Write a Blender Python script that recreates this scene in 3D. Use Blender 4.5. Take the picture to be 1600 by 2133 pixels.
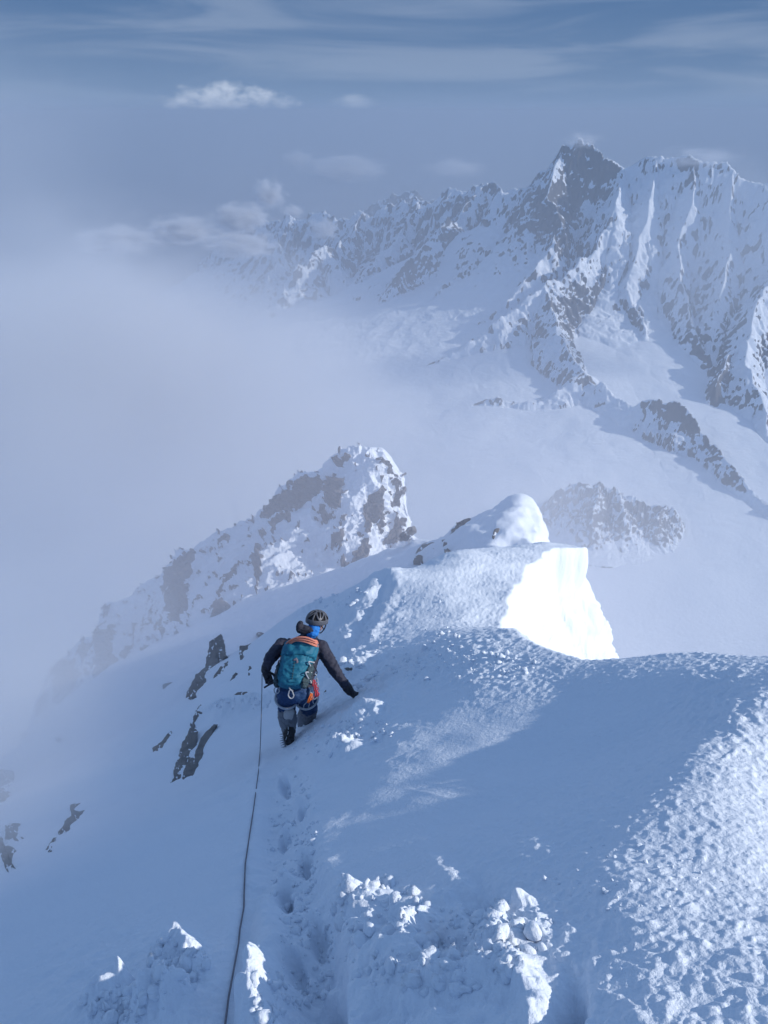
import bpy, bmesh, math, random
import numpy as np
from mathutils import Vector
R = math.radians
for o in list(bpy.data.objects): bpy.data.objects.remove(o)
scene = bpy.context.scene
C = scene.collection

# ------------------------------------------------------------------ camera
PITCH = 27.4; FP = 1605.0            # focal length in pixels of the 1600 x 2133 photograph
cam_d = bpy.data.cameras.new('camera'); cam = bpy.data.objects.new('camera', cam_d); C.objects.link(cam)
cam.location = (0, 0, 0); cam.rotation_euler = (R(90 - PITCH), 0, 0)
cam_d.sensor_fit = 'HORIZONTAL'; cam_d.sensor_width = 36; cam_d.lens = 36 * FP / 1600
cam_d.clip_start = 0.05; cam_d.clip_end = 300000
scene.camera = cam

# ------------------------------------------------------------------ sky and sun
SUN_EL, SUN_AZ = 26.0, -8.0          # azimuth measured from +x towards +y
world = bpy.data.worlds.new('World'); scene.world = world; world.use_nodes = True
wn, wl = world.node_tree.nodes, world.node_tree.links
wn.clear()
sky = wn.new('ShaderNodeTexSky'); sky.sky_type = 'NISHITA'; sky.sun_disc = False
sky.sun_elevation = R(SUN_EL); sky.sun_rotation = R(90 - SUN_AZ)
sky.altitude = 3800; sky.air_density = 1.0; sky.dust_density = 0.3; sky.ozone_density = 2.5
bg = wn.new('ShaderNodeBackground'); bg.inputs['Strength'].default_value = 0.15
wo = wn.new('ShaderNodeOutputWorld')
# thin cloud sheets and a distant cumulus in the sky, laid out by direction
tc = wn.new('ShaderNodeTexCoord')
sep = wn.new('ShaderNodeSeparateXYZ'); wl.new(tc.outputs['Generated'], sep.inputs[0])
def wmath(op, a, b=None, c=None):
    n = wn.new('ShaderNodeMath'); n.operation = op
    for i, v in enumerate((a, b, c)):
        if v is None: continue
        if isinstance(v, (int, float)): n.inputs[i].default_value = v
        else: wl.new(v, n.inputs[i])
    return n.outputs[0]
mp = wn.new('ShaderNodeMapping'); mp.inputs['Scale'].default_value = (2.4, 2.4, 24); wl.new(tc.outputs['Generated'], mp.inputs[0])
nz = wn.new('ShaderNodeTexNoise'); nz.inputs['Scale'].default_value = 1.3; nz.inputs['Detail'].default_value = 5; nz.inputs['Roughness'].default_value = 0.5
nz.inputs['Distortion'].default_value = 0.6; nz.inputs['Detail'].default_value = 8
wl.new(mp.outputs[0], nz.inputs['Vector'])
cr = wn.new('ShaderNodeMapRange'); cr.interpolation_type = 'SMOOTHSTEP'
cr.inputs['From Min'].default_value = 0.42; cr.inputs['From Max'].default_value = 0.66
wl.new(nz.outputs[0], cr.inputs['Value'])
lo = wn.new('ShaderNodeMapRange'); lo.interpolation_type = 'SMOOTHSTEP'
lo.inputs['From Min'].default_value = -0.004; lo.inputs['From Max'].default_value = 0.03; wl.new(sep.outputs[2], lo.inputs['Value'])
def cumulus(ax, az_, rx, rz, seed):
    # a far cumulus in direction (ax, az_): an ellipse of azimuth and height worn by noise, flat below
    az0 = wmath('ARCTAN2', sep.outputs[0], sep.outputs[1])
    u = wmath('DIVIDE', wmath('SUBTRACT', az0, ax), rx); w = wmath('DIVIDE', wmath('SUBTRACT', sep.outputs[2], az_), rz)
    d = wmath('ADD', wmath('MULTIPLY', u, u), wmath('MULTIPLY', w, w))
    q = wn.new('ShaderNodeTexNoise'); q.inputs['Scale'].default_value = 42; q.inputs['Detail'].default_value = 6; q.inputs['Roughness'].default_value = .6
    m_ = wn.new('ShaderNodeMapping'); m_.inputs['Scale'].default_value = (1, 1, 1.6); m_.inputs['Location'].default_value = (seed, 0, 0); wl.new(tc.outputs['Generated'], m_.inputs[0]); wl.new(m_.outputs[0], q.inputs['Vector'])
    v = wmath('SUBTRACT', wmath('MULTIPLY_ADD', q.outputs[0], 3.0, -0.6), d)
    r_ = wn.new('ShaderNodeMapRange'); r_.interpolation_type = 'SMOOTHSTEP'; r_.inputs['From Min'].default_value = 0; r_.inputs['From Max'].default_value = 1.1; wl.new(v, r_.inputs['Value'])
    b_ = wn.new('ShaderNodeMapRange'); b_.interpolation_type = 'SMOOTHSTEP'; b_.inputs['From Min'].default_value = az_ - rz; b_.inputs['From Max'].default_value = az_ - rz * .3; wl.new(sep.outputs[2], b_.inputs['Value'])
    return wmath('MULTIPLY', r_.outputs[0], b_.outputs[0])
fac = wmath('MULTIPLY', wmath('MULTIPLY', cr.outputs[0], lo.outputs[0]), 0.42)
cum = wmath('MULTIPLY', wmath('MAXIMUM', cumulus(-.175, .012, .085, .020, 0.0), wmath('MULTIPLY', cumulus(-.035, .010, .03, .010, 3.0), .5)), .8)
tint = wn.new('ShaderNodeMix'); tint.data_type = 'RGBA'; tint.blend_type = 'MULTIPLY'; tint.inputs['Factor'].default_value = 1
wl.new(sky.outputs[0], tint.inputs['A']); tint.inputs['B'].default_value = (0.92, 0.955, 0.90, 1)
mx = wn.new('ShaderNodeMix'); mx.data_type = 'RGBA'
wl.new(fac, mx.inputs['Factor']); mx.inputs['B'].default_value = (1.38, 1.72, 2.32, 1)
# the low sky over the lowlands is a thick grey-blue layer of air
lowc = wn.new('ShaderNodeMix'); lowc.data_type = 'RGBA'
gr_ = wn.new('ShaderNodeMapRange'); gr_.inputs['From Min'].default_value = 0.0; gr_.inputs['From Max'].default_value = 0.13; wl.new(sep.outputs[2], gr_.inputs['Value'])
wl.new(gr_.outputs[0], lowc.inputs['Factor']); lowc.inputs['A'].default_value = (.64, 1.04, 1.70, 1); lowc.inputs['B'].default_value = (.27, .62, 1.32, 1)
lm = wn.new('ShaderNodeMapRange'); lm.interpolation_type = 'SMOOTHSTEP'; lm.inputs['From Min'].default_value = 0.30; lm.inputs['From Max'].default_value = 0.12; wl.new(sep.outputs[2], lm.inputs['Value'])
base = wn.new('ShaderNodeMix'); base.data_type = 'RGBA'; wl.new(lm.outputs[0], base.inputs['Factor'])
wl.new(tint.outputs['Result'], base.inputs['A']); wl.new(lowc.outputs['Result'], base.inputs['B'])
wl.new(base.outputs['Result'], mx.inputs['A']); mc = wn.new('ShaderNodeMix'); mc.data_type = 'RGBA'; wl.new(cum, mc.inputs['Factor']); wl.new(mx.outputs['Result'], mc.inputs['A']); mc.inputs['B'].default_value = (2.7, 3.0, 3.5, 1)
wl.new(mc.outputs['Result'], bg.inputs[0]); wl.new(bg.outputs[0], wo.inputs[0])

sd = bpy.data.lights.new('sun', 'SUN'); so = bpy.data.objects.new('sun', sd); C.objects.link(so)
sd.energy = 2.25; sd.angle = R(0.6); sd.color = (1.0, 0.96, 0.89)
SUNV = Vector((math.cos(R(SUN_EL)) * math.cos(R(SUN_AZ)), math.cos(R(SUN_EL)) * math.sin(R(SUN_AZ)), math.sin(R(SUN_EL))))
so.rotation_euler = SUNV.to_track_quat('Z', 'Y').to_euler()

vs = scene.view_settings; vs.view_transform = 'Standard'; vs.look = 'None'; vs.exposure = 0.76; vs.gamma = 1
cy = scene.cycles
cy.volume_bounces = 2; cy.max_bounces = 8; cy.diffuse_bounces = 3
cy.use_denoising = True; cy.volume_max_steps = 256

# ------------------------------------------------------------------ helpers
cp, sp = math.cos(R(PITCH)), math.sin(R(PITCH))
def ray(px, py):
    x = (np.asarray(px, float) - 800) / FP; v = -(np.asarray(py, float) - 1066.5) / FP
    return np.stack([x, cp + sp * v, -sp + cp * v], -1)
def P(px, py, t): return ray(px, py) * np.asarray(t, float)[..., None]
def project(p):
    fwd = p[..., 1] * cp - p[..., 2] * sp; up = p[..., 1] * sp + p[..., 2] * cp
    f = np.maximum(fwd, 1e-3)
    return 800 + FP * p[..., 0] / f, 1066.5 - FP * up / f, fwd

_rng = np.random.RandomState(7)
PERM = _rng.permutation(4096).astype(np.int32); PERM = np.concatenate([PERM, PERM])
_g = _rng.normal(size=(4096, 3)); GR = (_g / np.linalg.norm(_g, axis=1)[:, None]).astype(np.float32)
def perlin(x, y, z=0.0, seed=0):
    x = np.asarray(x, np.float64); y = np.asarray(y, np.float64); flat = np.isscalar(z)
    xi = np.floor(x).astype(np.int64); yi = np.floor(y).astype(np.int64)
    fx = (x - xi).astype(np.float32); fy = (y - yi).astype(np.float32)
    ux = fx * fx * fx * (fx * (fx * 6 - 15) + 10); uy = fy * fy * fy * (fy * (fy * 6 - 15) + 10)
    xi = (xi & 4095).astype(np.int32); yi = (yi & 4095).astype(np.int32)
    if flat: zs = [((seed * 17 + 3) & 4095, np.float32(0.31), None)]
    else:
        z = np.asarray(z, np.float64); zi = np.floor(z).astype(np.int64); fz = (z - zi).astype(np.float32)
        uz = fz * fz * fz * (fz * (fz * 6 - 15) + 10); zi = ((zi + seed * 17) & 4095).astype(np.int32)
        zs = [(zi, fz, 1 - uz), ((zi + 1) & 4095, fz - 1, uz)]
    out = 0
    for zz, dz, wz in zs:
        hz = PERM[zz]
        for j in (0, 1):
            hy = PERM[(hz + yi + j) & 4095]
            wy = uy if j else 1 - uy
            for i in (0, 1):
                g = GR[PERM[(hy + xi + i) & 4095]]
                d = g[..., 0] * (fx - i) + g[..., 1] * (fy - j) + g[..., 2] * dz
                w = (ux if i else 1 - ux) * wy
                if wz is not None: w = w * wz
                out = out + d * w
    return out * 1.5
def fbm(x, y, z=0.0, oct=4, seed=0, gain=.5):
    s = 0; a = 1; f = 1
    for k in range(oct):
        s = s + a * perlin(x * f, y * f, z if np.isscalar(z) else z * f, seed + k * 5); a *= gain; f *= 2.03
    return s
def ridged(x, y, z=0.0, oct=4, seed=0, gain=.5):
    s = 0; a = 1; f = 1
    for k in range(oct):
        s = s + a * (1 - 2 * np.abs(perlin(x * f, y * f, z if np.isscalar(z) else z * f, seed + k * 5))); a *= gain; f *= 2.03
    return s
def sstep(a, b, x):
    t = np.clip((x - a) / (b - a), 0, 1); return t * t * (3 - 2 * t)

def finish(me, name, mat, smooth=True, parent=None):
    o = bpy.data.objects.new(name, me); C.objects.link(o)
    if mat: me.materials.append(mat)
    if parent: o.parent = parent
    if smooth: me.polygons.foreach_set('use_smooth', [True] * len(me.polygons))
    me.update()
    return o
def grid_mesh(name, V, mat, attrs=None, keep=None, flip=False):
    """V: (rows, cols, 3) array -> quad sheet"""
    n, m = V.shape[:2]
    me = bpy.data.meshes.new(name)
    idx = np.arange(n * m).reshape(n, m)
    q = np.stack([idx[:-1, :-1], idx[:-1, 1:], idx[1:, 1:], idx[1:, :-1]], -1)
    if flip: q = q[..., ::-1]
    q = q.reshape(-1, 4)
    if keep is not None: q = q[keep.reshape(-1)]
    me.vertices.add(n * m); me.vertices.foreach_set('co', V.reshape(-1).astype(np.float32))
    me.loops.add(q.size); me.loops.foreach_set('vertex_index', q.reshape(-1).astype(np.int32))
    me.polygons.add(len(q)); me.polygons.foreach_set('loop_start', np.arange(0, q.size, 4, dtype=np.int32))
    me.polygons.foreach_set('loop_total', np.full(len(q), 4, np.int32))
    me.update(calc_edges=True)
    for k, a in (attrs or {}).items():
        at = me.attributes.new(k, 'FLOAT', 'POINT'); at.data.foreach_set('value', np.asarray(a, np.float32).reshape(-1))
    return finish(me, name, mat)
def grid_normals(V):
    du = np.gradient(V, axis=1); dv = np.gradient(V, axis=0)
    n = np.cross(du, dv); n /= np.linalg.norm(n, axis=-1)[..., None] + 1e-9
    return n

# ------------------------------------------------------------------ materials
def nodes_of(m):
    m.use_nodes = True; return m.node_tree.nodes, m.node_tree.links
def simple_mat(name, col, rough=.7, bump=0, scale=200, metal=0, var=0.12, spec=.4):
    m = bpy.data.materials.new(name); n, l = nodes_of(m); b = n['Principled BSDF']
    b.inputs['Roughness'].default_value = rough; b.inputs['Metallic'].default_value = metal
    b.inputs['Specular IOR Level'].default_value = spec
    tcn = n.new('ShaderNodeTexCoord')
    t = n.new('ShaderNodeTexNoise'); t.inputs['Scale'].default_value = scale * .15; t.inputs['Detail'].default_value = 4
    l.new(tcn.outputs['Object'], t.inputs['Vector'])
    r = n.new('ShaderNodeMapRange'); r.inputs['To Min'].default_value = 1 - var; r.inputs['To Max'].default_value = 1 + var
    l.new(t.outputs[0], r.inputs['Value'])
    x = n.new('ShaderNodeVectorMath'); x.operation = 'SCALE'; x.inputs[0].default_value = col[:3]
    l.new(r.outputs[0], x.inputs['Scale']); l.new(x.outputs[0], b.inputs['Base Color'])
    if bump:
        t2 = n.new('ShaderNodeTexNoise'); t2.inputs['Scale'].default_value = scale; t2.inputs['Detail'].default_value = 3
        l.new(tcn.outputs['Object'], t2.inputs['Vector'])
        bp = n.new('ShaderNodeBump'); bp.inputs['Strength'].default_value = bump; bp.inputs['Distance'].default_value = .01
        l.new(t2.outputs[0], bp.inputs['Height']); l.new(bp.outputs[0], b.inputs['Normal'])
    return m
def snow_mat(name, bumps, rock=None, rock_scale=1.0, snow=(.80, .85, .93)):
    """bumps: list of (scale, distance, strength); rock: pair of rock colours mixed in by the 'rock' attribute"""
    m = bpy.data.materials.new(name); n, l = nodes_of(m); b = n['Principled BSDF']
    b.inputs['Roughness'].default_value = .75; b.inputs['Specular IOR Level'].default_value = .15
    if False: b.inputs['Subsurface Weight'].default_value = .5; b.inputs['Subsurface Radius'].default_value = (.5, .8, 1.0); b.inputs['Subsurface Scale'].default_value = .03
    g = n.new('ShaderNodeNewGeometry')
    prev = None
    for sc, dist, st in bumps:
        t = n.new('ShaderNodeTexNoise'); t.inputs['Scale'].default_value = sc; t.inputs['Detail'].default_value = 3; t.inputs['Roughness'].default_value = .6
        l.new(g.outputs['Position'], t.inputs['Vector'])
        bp = n.new('ShaderNodeBump'); bp.inputs['Strength'].default_value = st; bp.inputs['Distance'].default_value = dist
        l.new(t.outputs[0], bp.inputs['Height'])
        if prev: l.new(prev, bp.inputs['Normal'])
        prev = bp.outputs[0]
    if prev: l.new(prev, b.inputs['Normal'])
    if rock:
        a = n.new('ShaderNodeAttribute'); a.attribute_name = 'rock'
        t = n.new('ShaderNodeTexNoise'); t.inputs['Scale'].default_value = rock_scale; t.inputs['Detail'].default_value = 6; t.inputs['Roughness'].default_value = .65
        l.new(g.outputs['Position'], t.inputs['Vector'])
        mm = n.new('ShaderNodeMath'); mm.operation = 'MULTIPLY_ADD'; l.new(t.outputs[0], mm.inputs[0]); mm.inputs[1].default_value = .9; mm.inputs[2].default_value = -.45
        ad = n.new('ShaderNodeMath'); ad.operation = 'ADD'; l.new(a.outputs['Fac'], ad.inputs[0]); l.new(mm.outputs[0], ad.inputs[1])
        r = n.new('ShaderNodeMapRange'); r.inputs['From Min'].default_value = .47; r.inputs['From Max'].default_value = .53
        l.new(ad.outputs[0], r.inputs['Value'])
        t2 = n.new('ShaderNodeTexNoise'); t2.inputs['Scale'].default_value = rock_scale * 2.7; t2.inputs['Detail'].default_value = 5
        l.new(g.outputs['Position'], t2.inputs['Vector'])
        c = n.new('ShaderNodeMix'); c.data_type = 'RGBA'; l.new(t2.outputs[0], c.inputs['Factor'])
        c.inputs['A'].default_value = (*rock[0], 1); c.inputs['B'].default_value = (*rock[1], 1)
        c2 = n.new('ShaderNodeMix'); c2.data_type = 'RGBA'; l.new(r.outputs[0], c2.inputs['Factor'])
        c2.inputs['A'].default_value = (*snow, 1); l.new(c.outputs['Result'], c2.inputs['B'])
        l.new(c2.outputs['Result'], b.inputs['Base Color'])
    else: b.inputs['Base Color'].default_value = (*snow, 1)
    return m
ROCK = ((.045, .045, .05), (.13, .12, .12))
ROCKD = ((.03, .03, .035), (.085, .08, .08))
M_snow = snow_mat('snow_near', [(9, .03, .35), (45, .012, .6), (140, .005, .5)], ROCKD, 3)
M_spur = snow_mat('snow_spur', [(1.2, .25, .5), (6, .06, .5)], ((.05, .047, .05), (.15, .13, .125)), .5)
M_mtn = snow_mat('snow_mountain', [(.02, 8, .18), (.08, 3, .35)], ROCK, .018)

# ------------------------------------------------------------------ near ridge (one sheet)
GX, GY = .45, -.62
def plane(x, y): return -1.6 + GX * x + GY * y
ctrl = np.array([  # x, y, height above the tilted plane
    (-1, 2, 0), (0, 1.5, 0), (.5, 1.2, 0), (0, 0, 0), (-3, 4, 0), (-1, 5.8, 0), (-5, 10, 0), (-10, 20, 0), (-6, 3, 0), (-2, -2, 0),
    (.9, 1.0, -.08), (1.9, 4.2, -.11), (2.55, 4.05, -.30), (2.25, 4.1, -.20), (2.2, 3.45, -.12), (1.65, 3.5, -.29), (1.5, 2.75, -.08), (1.55, 4.9, .0), (1.25, 6.5, .27), (.82, 6.5, .39), (.3, 5.0, .1), (1.2, 3.3, -.26), (.2, 3.2, -.02),
    (1.68, 9.0, -.05), (2.0, 10.4, .15), (2.8, 12.8, .43), (3.8, 14.7, .4), (4.6, 15.2, .15), (3.7, 15.7, .77), (4.5, 16.1, .38), (4.85, 16.6, .08), (1.34, 14.3, 1.5),
    (-.19, 12.75, 1.6), (-2.1, 14.06, 1.4), (1.34, 16.2, 1.05), (-.19, 14.6, .95), (2.6, 17, .8), (3.5, 20, .2), (1.34, 18.5, .4), (-.19, 17, .2), (-2.1, 19, -.1), (0, 8.96, .5), (.8, 12.6, 1.25), (-3.2, 28, 0), (1.5, 24, .1),
    (-1.8, 11.5, .95), (6, 30.3, 3.0), (3.4, 29.1, 2.45), (4.8, 29.7, 2.45), (2.6, 24.5, .3), (3.1, 32.5, 2.0), (4, 22.5, 0), (6.5, 27, .2), (6, 35, .6), (2.4, 41.7, 2.6), (2.5, 48, 1.2),
    (-2.6, 51, 2.4), (-9, 50.3, 3.4), (-5.5, 36.7, 2.2), (-25.7, 59.4, 1.6), (-30, 53.8, 0), (-30, 44, -3), (-20, 38, 0),
    (-40, 90, -15), (0, 95, -16), (-18, 90, -15), (30, 60, -10), (-60, 50, -5), (-60, 10, -3), (-30, 15, 0), (20, 0, 0), (20, 30, 0), (0, 130, -40), (-60, 120, -40)], float)
def tps_fit(c, lam=.02):
    n = len(c); d = np.hypot(c[:, None, 0] - c[None, :, 0], c[:, None, 1] - c[None, :, 1])
    K = d * d * np.log(d + 1e-9) + lam * np.eye(n); Pm = np.c_[np.ones(n), c[:, :2]]
    A = np.block([[K, Pm], [Pm.T, np.zeros((3, 3))]])
    return np.linalg.solve(A, np.r_[c[:, 2], 0, 0, 0])
# thin-plate fit in coordinates compressed by distance so that near and far features weigh alike
def comp(x, y):
    r = np.hypot(x, y) + 1e-6; s = np.log1p(r / 3.0) / r
    return x * s, y * s
_cx, _cy = comp(ctrl[:, 0], ctrl[:, 1])
_scale = 1 / (3 + np.hypot(ctrl[:, 0], ctrl[:, 1]))
CT = np.c_[_cx, _cy, ctrl[:, 2] * _scale]
W = tps_fit(CT, .004)
def top_surface(x, y):
    a, b = comp(x, y); s = W[-3] + W[-2] * a + W[-1] * b
    for k in range(len(CT)):
        d2 = (a - CT[k, 0]) ** 2 + (b - CT[k, 1]) ** 2
        s = s + W[k] * .5 * d2 * np.log(d2 + 1e-12)
    return plane(x, y) + s * (3 + np.hypot(x, y))
EDGE = np.array([  # plan x, y, steepness, rounding, vertical lip
    (1.3, -3, .6, .6, 0), (.62, .4, .20, .5, 0), (.84, 1.87, .55, .28, 0), (1.5, 2.72, .88, .16, 0), (2.22, 3.42, 1.15, .13, 0), (2.66, 4.14, 2.0, .14, 0),
    (2.35, 4.6, 2.2, .15, 0), (1.65, 5.1, 2.2, .15, 0), (1.35, 6.0, 2.2, .15, 0), (1.28, 7.0, 2.5, .12, 0), (1.4, 8.1, 2.6, .12, .05), (1.68, 9.0, 2.8, .12, .15),
    (2.0, 10.4, 2.9, .12, .25), (2.75, 12.8, 2.9, .12, .3), (3.7, 14.6, 2.9, .1, .4), (4.62, 15.25, 2.9, .1, .5), (4.85, 16.5, 2.9, .12, .3), (4.3, 18.5, 2.6, .2, 0),
    (4.3, 21, 2.4, .3, 0), (5.2, 24, 2.2, .2, 0), (6.2, 27, 2.2, .1, 0), (6.6, 29.5, 2.2, .08, 0), (6.5, 32, 2, .4, 0), (5, 36, 2, .5, 0), (4.5, 42, 2, .6, 0),
    (5.5, 50, 2, 1, 0), (3, 70, 2, 1, 0), (3, 160, 2, 1, 0)], float)
def edge_field(x, y):
    best = np.full(np.shape(x), 1e9); k = np.zeros(np.shape(x)); r = np.zeros(np.shape(x)); lip = np.zeros(np.shape(x))
    for a, b in zip(EDGE[:-1], EDGE[1:]):
        dx, dy = b[0] - a[0], b[1] - a[1]
        t = np.clip(((x - a[0]) * dx + (y - a[1]) * dy) / (dx * dx + dy * dy), 0, 1)
        d = np.hypot(x - a[0] - t * dx, y - a[1] - t * dy); w = d < best
        best = np.where(w, d, best); k = np.where(w, a[2] + t * (b[2] - a[2]), k)
        r = np.where(w, a[3] + t * (b[3] - a[3]), r); lip = np.where(w, a[4] + t * (b[4] - a[4]), lip)
    poly = np.r_[EDGE[:, :2], [(-400, 160), (-400, -3)]]
    ins = np.zeros(np.shape(x), bool)
    for i in range(len(poly)):
        (x1, y1), (x2, y2) = poly[i - 1], poly[i]
        if y1 == y2: continue
        c = ((y1 > y) != (y2 > y)) & (x < (x2 - x1) * (y - y1) / (y2 - y1) + x1); ins ^= c
    return np.where(ins, -best, best), k, r, lip
def near_z(x, y):
    z = top_surface(x, y); d, k, r, lip = edge_field(x, y)
    d = d + np.clip(lip * 3, 0, 1) * (.13 * fbm(x / .9, y / .9, oct=3, seed=23)) * sstep(2, 0, np.abs(d))
    dp = np.maximum(d + r * .3, 0)
    und = .10 * fbm(x / 2.2, y / 2.2, oct=3, seed=3) * sstep(2, 8, np.hypot(x, y))
    return z + und - k * (np.sqrt(dp * dp + r * r) - r) - lip * sstep(0, .15, d), d
def hit(px, py, t0=1.2, t1=200, n=700):
    """where the view ray of a photograph pixel meets the near ridge"""
    px = np.atleast_1d(np.asarray(px, float)); py = np.atleast_1d(np.asarray(py, float))
    d = ray(px, py); ts = np.exp(np.linspace(math.log(t0), math.log(t1), n))
    res = np.full(len(px), np.nan); done = np.zeros(len(px), bool); prev = np.full(len(px), t0)
    for t in ts:
        q = d * t; z, _ = near_z(q[:, 0], q[:, 1]); h = (q[:, 2] < z) & ~done
        res[h] = (prev[h] + t) / 2; done |= h; prev[:] = t
        if done.all(): break
    return res

def gbump(PX, PY, x, y, rx, ry, ang=0):
    c, s = math.cos(R(ang)), math.sin(R(ang)); u = (PX - x) * c + (PY - y) * s; v = -(PX - x) * s + (PY - y) * c
    return np.exp(-(u / rx) ** 2 - (v / ry) ** 2)
def seg_dist(PX, PY, pts):
    best = np.full(PX.shape, 1e9)
    for a, b in zip(pts[:-1], pts[1:]):
        dx, dy = b[0] - a[0], b[1] - a[1]; t = np.clip(((PX - a[0]) * dx + (PY - a[1]) * dy) / (dx * dx + dy * dy), 0, 1)
        best = np.minimum(best, np.hypot(PX - a[0] - t * dx, PY - a[1] - t * dy))
    return best

QUICK = False
na = 500 if QUICK else 1050
az = np.concatenate([np.linspace(-85, -45.2, 30), np.linspace(-45, 45, na), np.linspace(45.3, 88, 30)])
rr = np.concatenate([np.exp(np.linspace(math.log(.35), math.log(1.05), 20)), np.exp(np.linspace(math.log(1.06), math.log(7), int(na * .72))),
                     np.exp(np.linspace(math.log(7.04), math.log(135), int(na * .5)))])
AZ, RR = np.meshgrid(np.radians(az), rr)
X, Y = RR * np.sin(AZ), RR * np.cos(AZ)
Z, ED = near_z(X, Y)
V = np.stack([X, Y, Z], -1)
N = grid_normals(V)
if N[..., 2].mean() < 0: N = -N
PX, PY, FW = project(V)
# broad undulation
H = .015 * fbm(X / .5, Y / .5, oct=2, seed=9)
# wind-cut furrows running down towards the terminator
fur = gbump(PX, PY, 1120, 1720, 330, 130, 28)
H += .004 * fur * ridged((X * .75 + Y * .55) / .16, (X * .5 - Y * .7) / 1.6, oct=2, seed=40)
# trodden trough from the camera to the climber
tr = seg_dist(PX, PY, [(600, 1570), (585, 1680), (600, 1800), (640, 1920), (650, 2040), (660, 2200)])
wd = 38 + (PY - 1550) * .065
H += -.09 * np.exp(-(tr / np.maximum(wd, 20)) ** 4) * sstep(1520, 1640, PY)
H += .006 * np.exp(-((tr - wd * 1.5) / 30) ** 2) * sstep(1560, 1700, PY)
tr2 = seg_dist(PX, PY, [(470, 2200), (500, 2000), (540, 1800), (560, 1650)])
H += -.05 * np.exp(-(tr2 / 26) ** 2) * sstep(1600, 1750, PY)
for k_, (x, y) in enumerate([(585, 1620), (622, 1668), (580, 1722), (628, 1780), (585, 1845), (650, 1915), (600, 1985), (668, 2065)]):
    sc_ = .55 + (y - 1600) / 700
    H += -.095 * np.exp(-(((PX - x) / (17 * sc_)) ** 2 + ((PY - y) / (25 * sc_)) ** 2) ** 2) + .045 * gbump(PX, PY, x + 8 * (-1) ** k_, y - 36 * sc_, 22 * sc_, 10 * sc_)
tr3 = seg_dist(PX, PY, [(650, 1440), (735, 1340), (790, 1250), (800, 1215)])   # trail ahead of the climber
H += -.06 * np.exp(-(tr3 / 11) ** 2) + .03 * np.exp(-((tr3 - 26) / 12) ** 2)
PXo, PYo = PX, PY
wn_ = 20 * sstep(2200, 1300, PY) + 6
PX = PXo + (9 * fbm(X / .16, Y / .16, Z / .16, oct=4, seed=61, gain=.6)) * np.clip(3.0 / np.maximum(FW, 1), .15, 1.2); PY = PYo + (9 * fbm(X / .16, Y / .16, Z / .16, oct=4, seed=67, gain=.6)) * np.clip(3.0 / np.maximum(FW, 1), .15, 1.2)
chunky = 1 + .4 * fbm(X / .10, Y / .10, Z / .10, oct=3, seed=69)
for (x, y, rx, ry, a, h) in [
    (1000, 1868, 55, 30, 30, -.09), (940, 1830, 55, 18, 35, .03), (930, 1950, 42, 50, 20, -.10), (1180, 2110, 26, 60, 10, -.22), (1105, 2060, 30, 40, 0, .05),
    (640, 2010, 34, 60, 5, -.10), (690, 2090, 30, 60, 0, -.07), (560, 2060, 28, 66, 8, .13), (535, 2130, 40, 60, 0, .10),
    (380, 1985, 32, 36, 35, .12), (410, 2020, 22, 30, -40, .08), (340, 2030, 34, 24, -35, .08), (240, 2095, 44, 28, 0, .12), (275, 2078, 20, 14, 20, .08), (210, 2112, 20, 14, 0, .08), (360, 2110, 50, 34, 0, .14), (310, 2128, 26, 18, 0, .10), (335, 2060, 16, 14, 0, .08), (190, 2130, 60, 30, 0, .06),
    (765, 1880, 36, 20, -20, .07), (733, 1872, 14, 12, 0, .06), (860, 1955, 16, 40, 15, .06), (1048, 1950, 30, 36, 20, .09), (985, 1850, 30, 12, 30, .04),
    (1092, 1893, 20, 15, 0, .06), (900, 1915, 60, 20, 20, .03), (830, 2040, 60, 60, 0, .04), (930, 2060, 60, 40, 0, .05), (1040, 2040, 60, 30, 0, .04), (800, 1990, 30, 40, 0, .04), (730, 2120, 24, 60, 0, .05),
    (760, 1500, 34, 16, -25, .10), (720, 1560, 30, 14, -15, .10), (790, 1480, 40, 14, -15, .06), (560, 1462, 60, 14, -8, .10), (470, 1478, 60, 12, -12, .12),
    (650, 1268, 50, 5, -24, .10), (725, 1340, 10, 24, 25, .08), (745, 1395, 50, 10, -30, .10)]:
    H += h * gbump(PX, PY, x, y, rx, ry, a) * (chunky if h > .05 else 1)
PX, PY = PXo, PYo
# rime feathers and crumbs: small knobs, strongest where the snow is disturbed or wind-crusted
disturbed = np.clip(sstep(1780, 1960, PY) * sstep(640, 760, PX) * (1 - .75 * sstep(1080, 1280, PX)) + .8 * np.exp(-((tr - 40) / 60) ** 2) * sstep(1700, 1900, PY)
                    + gbump(PX, PY, 300, 2080, 190, 120) + .8 * gbump(PX, PY, 740, 1380, 90, 120, -30) + .8 * gbump(PX, PY, 750, 1520, 80, 60) + .7 * gbump(PX, PY, 520, 1470, 120, 25, -10), 0, 1) * (FW > 0)
crust = np.clip(sstep(-1.3, -.2, ED) * sstep(26, 18, RR) + .7 * sstep(8.5, 10, Y) * sstep(-1.5, 0, X) * sstep(26, 18, RR), 0, 1)
crustA = gbump(PX, PY, 960, 1390, 170, 60) + gbump(PX, PY, 1500, 1470, 80, 90)
k1 = np.maximum(perlin(X / .045, Y / .045, Z / .045, 11), 0) ** 1.0
k2 = np.maximum(perlin(X / .022, Y / .022, Z / .022, 12), 0)
k3 = np.maximum(perlin(X / .14, Y / .14, Z / .14, 13), 0)
knob = (.016 * k1 + .007 * k2)
H += knob * np.clip(.06 + crust * .6 + disturbed + crustA * .9, 0, 1.3) * (RR < 20) * (1 + .8 * sstep(7, 11, RR))
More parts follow.
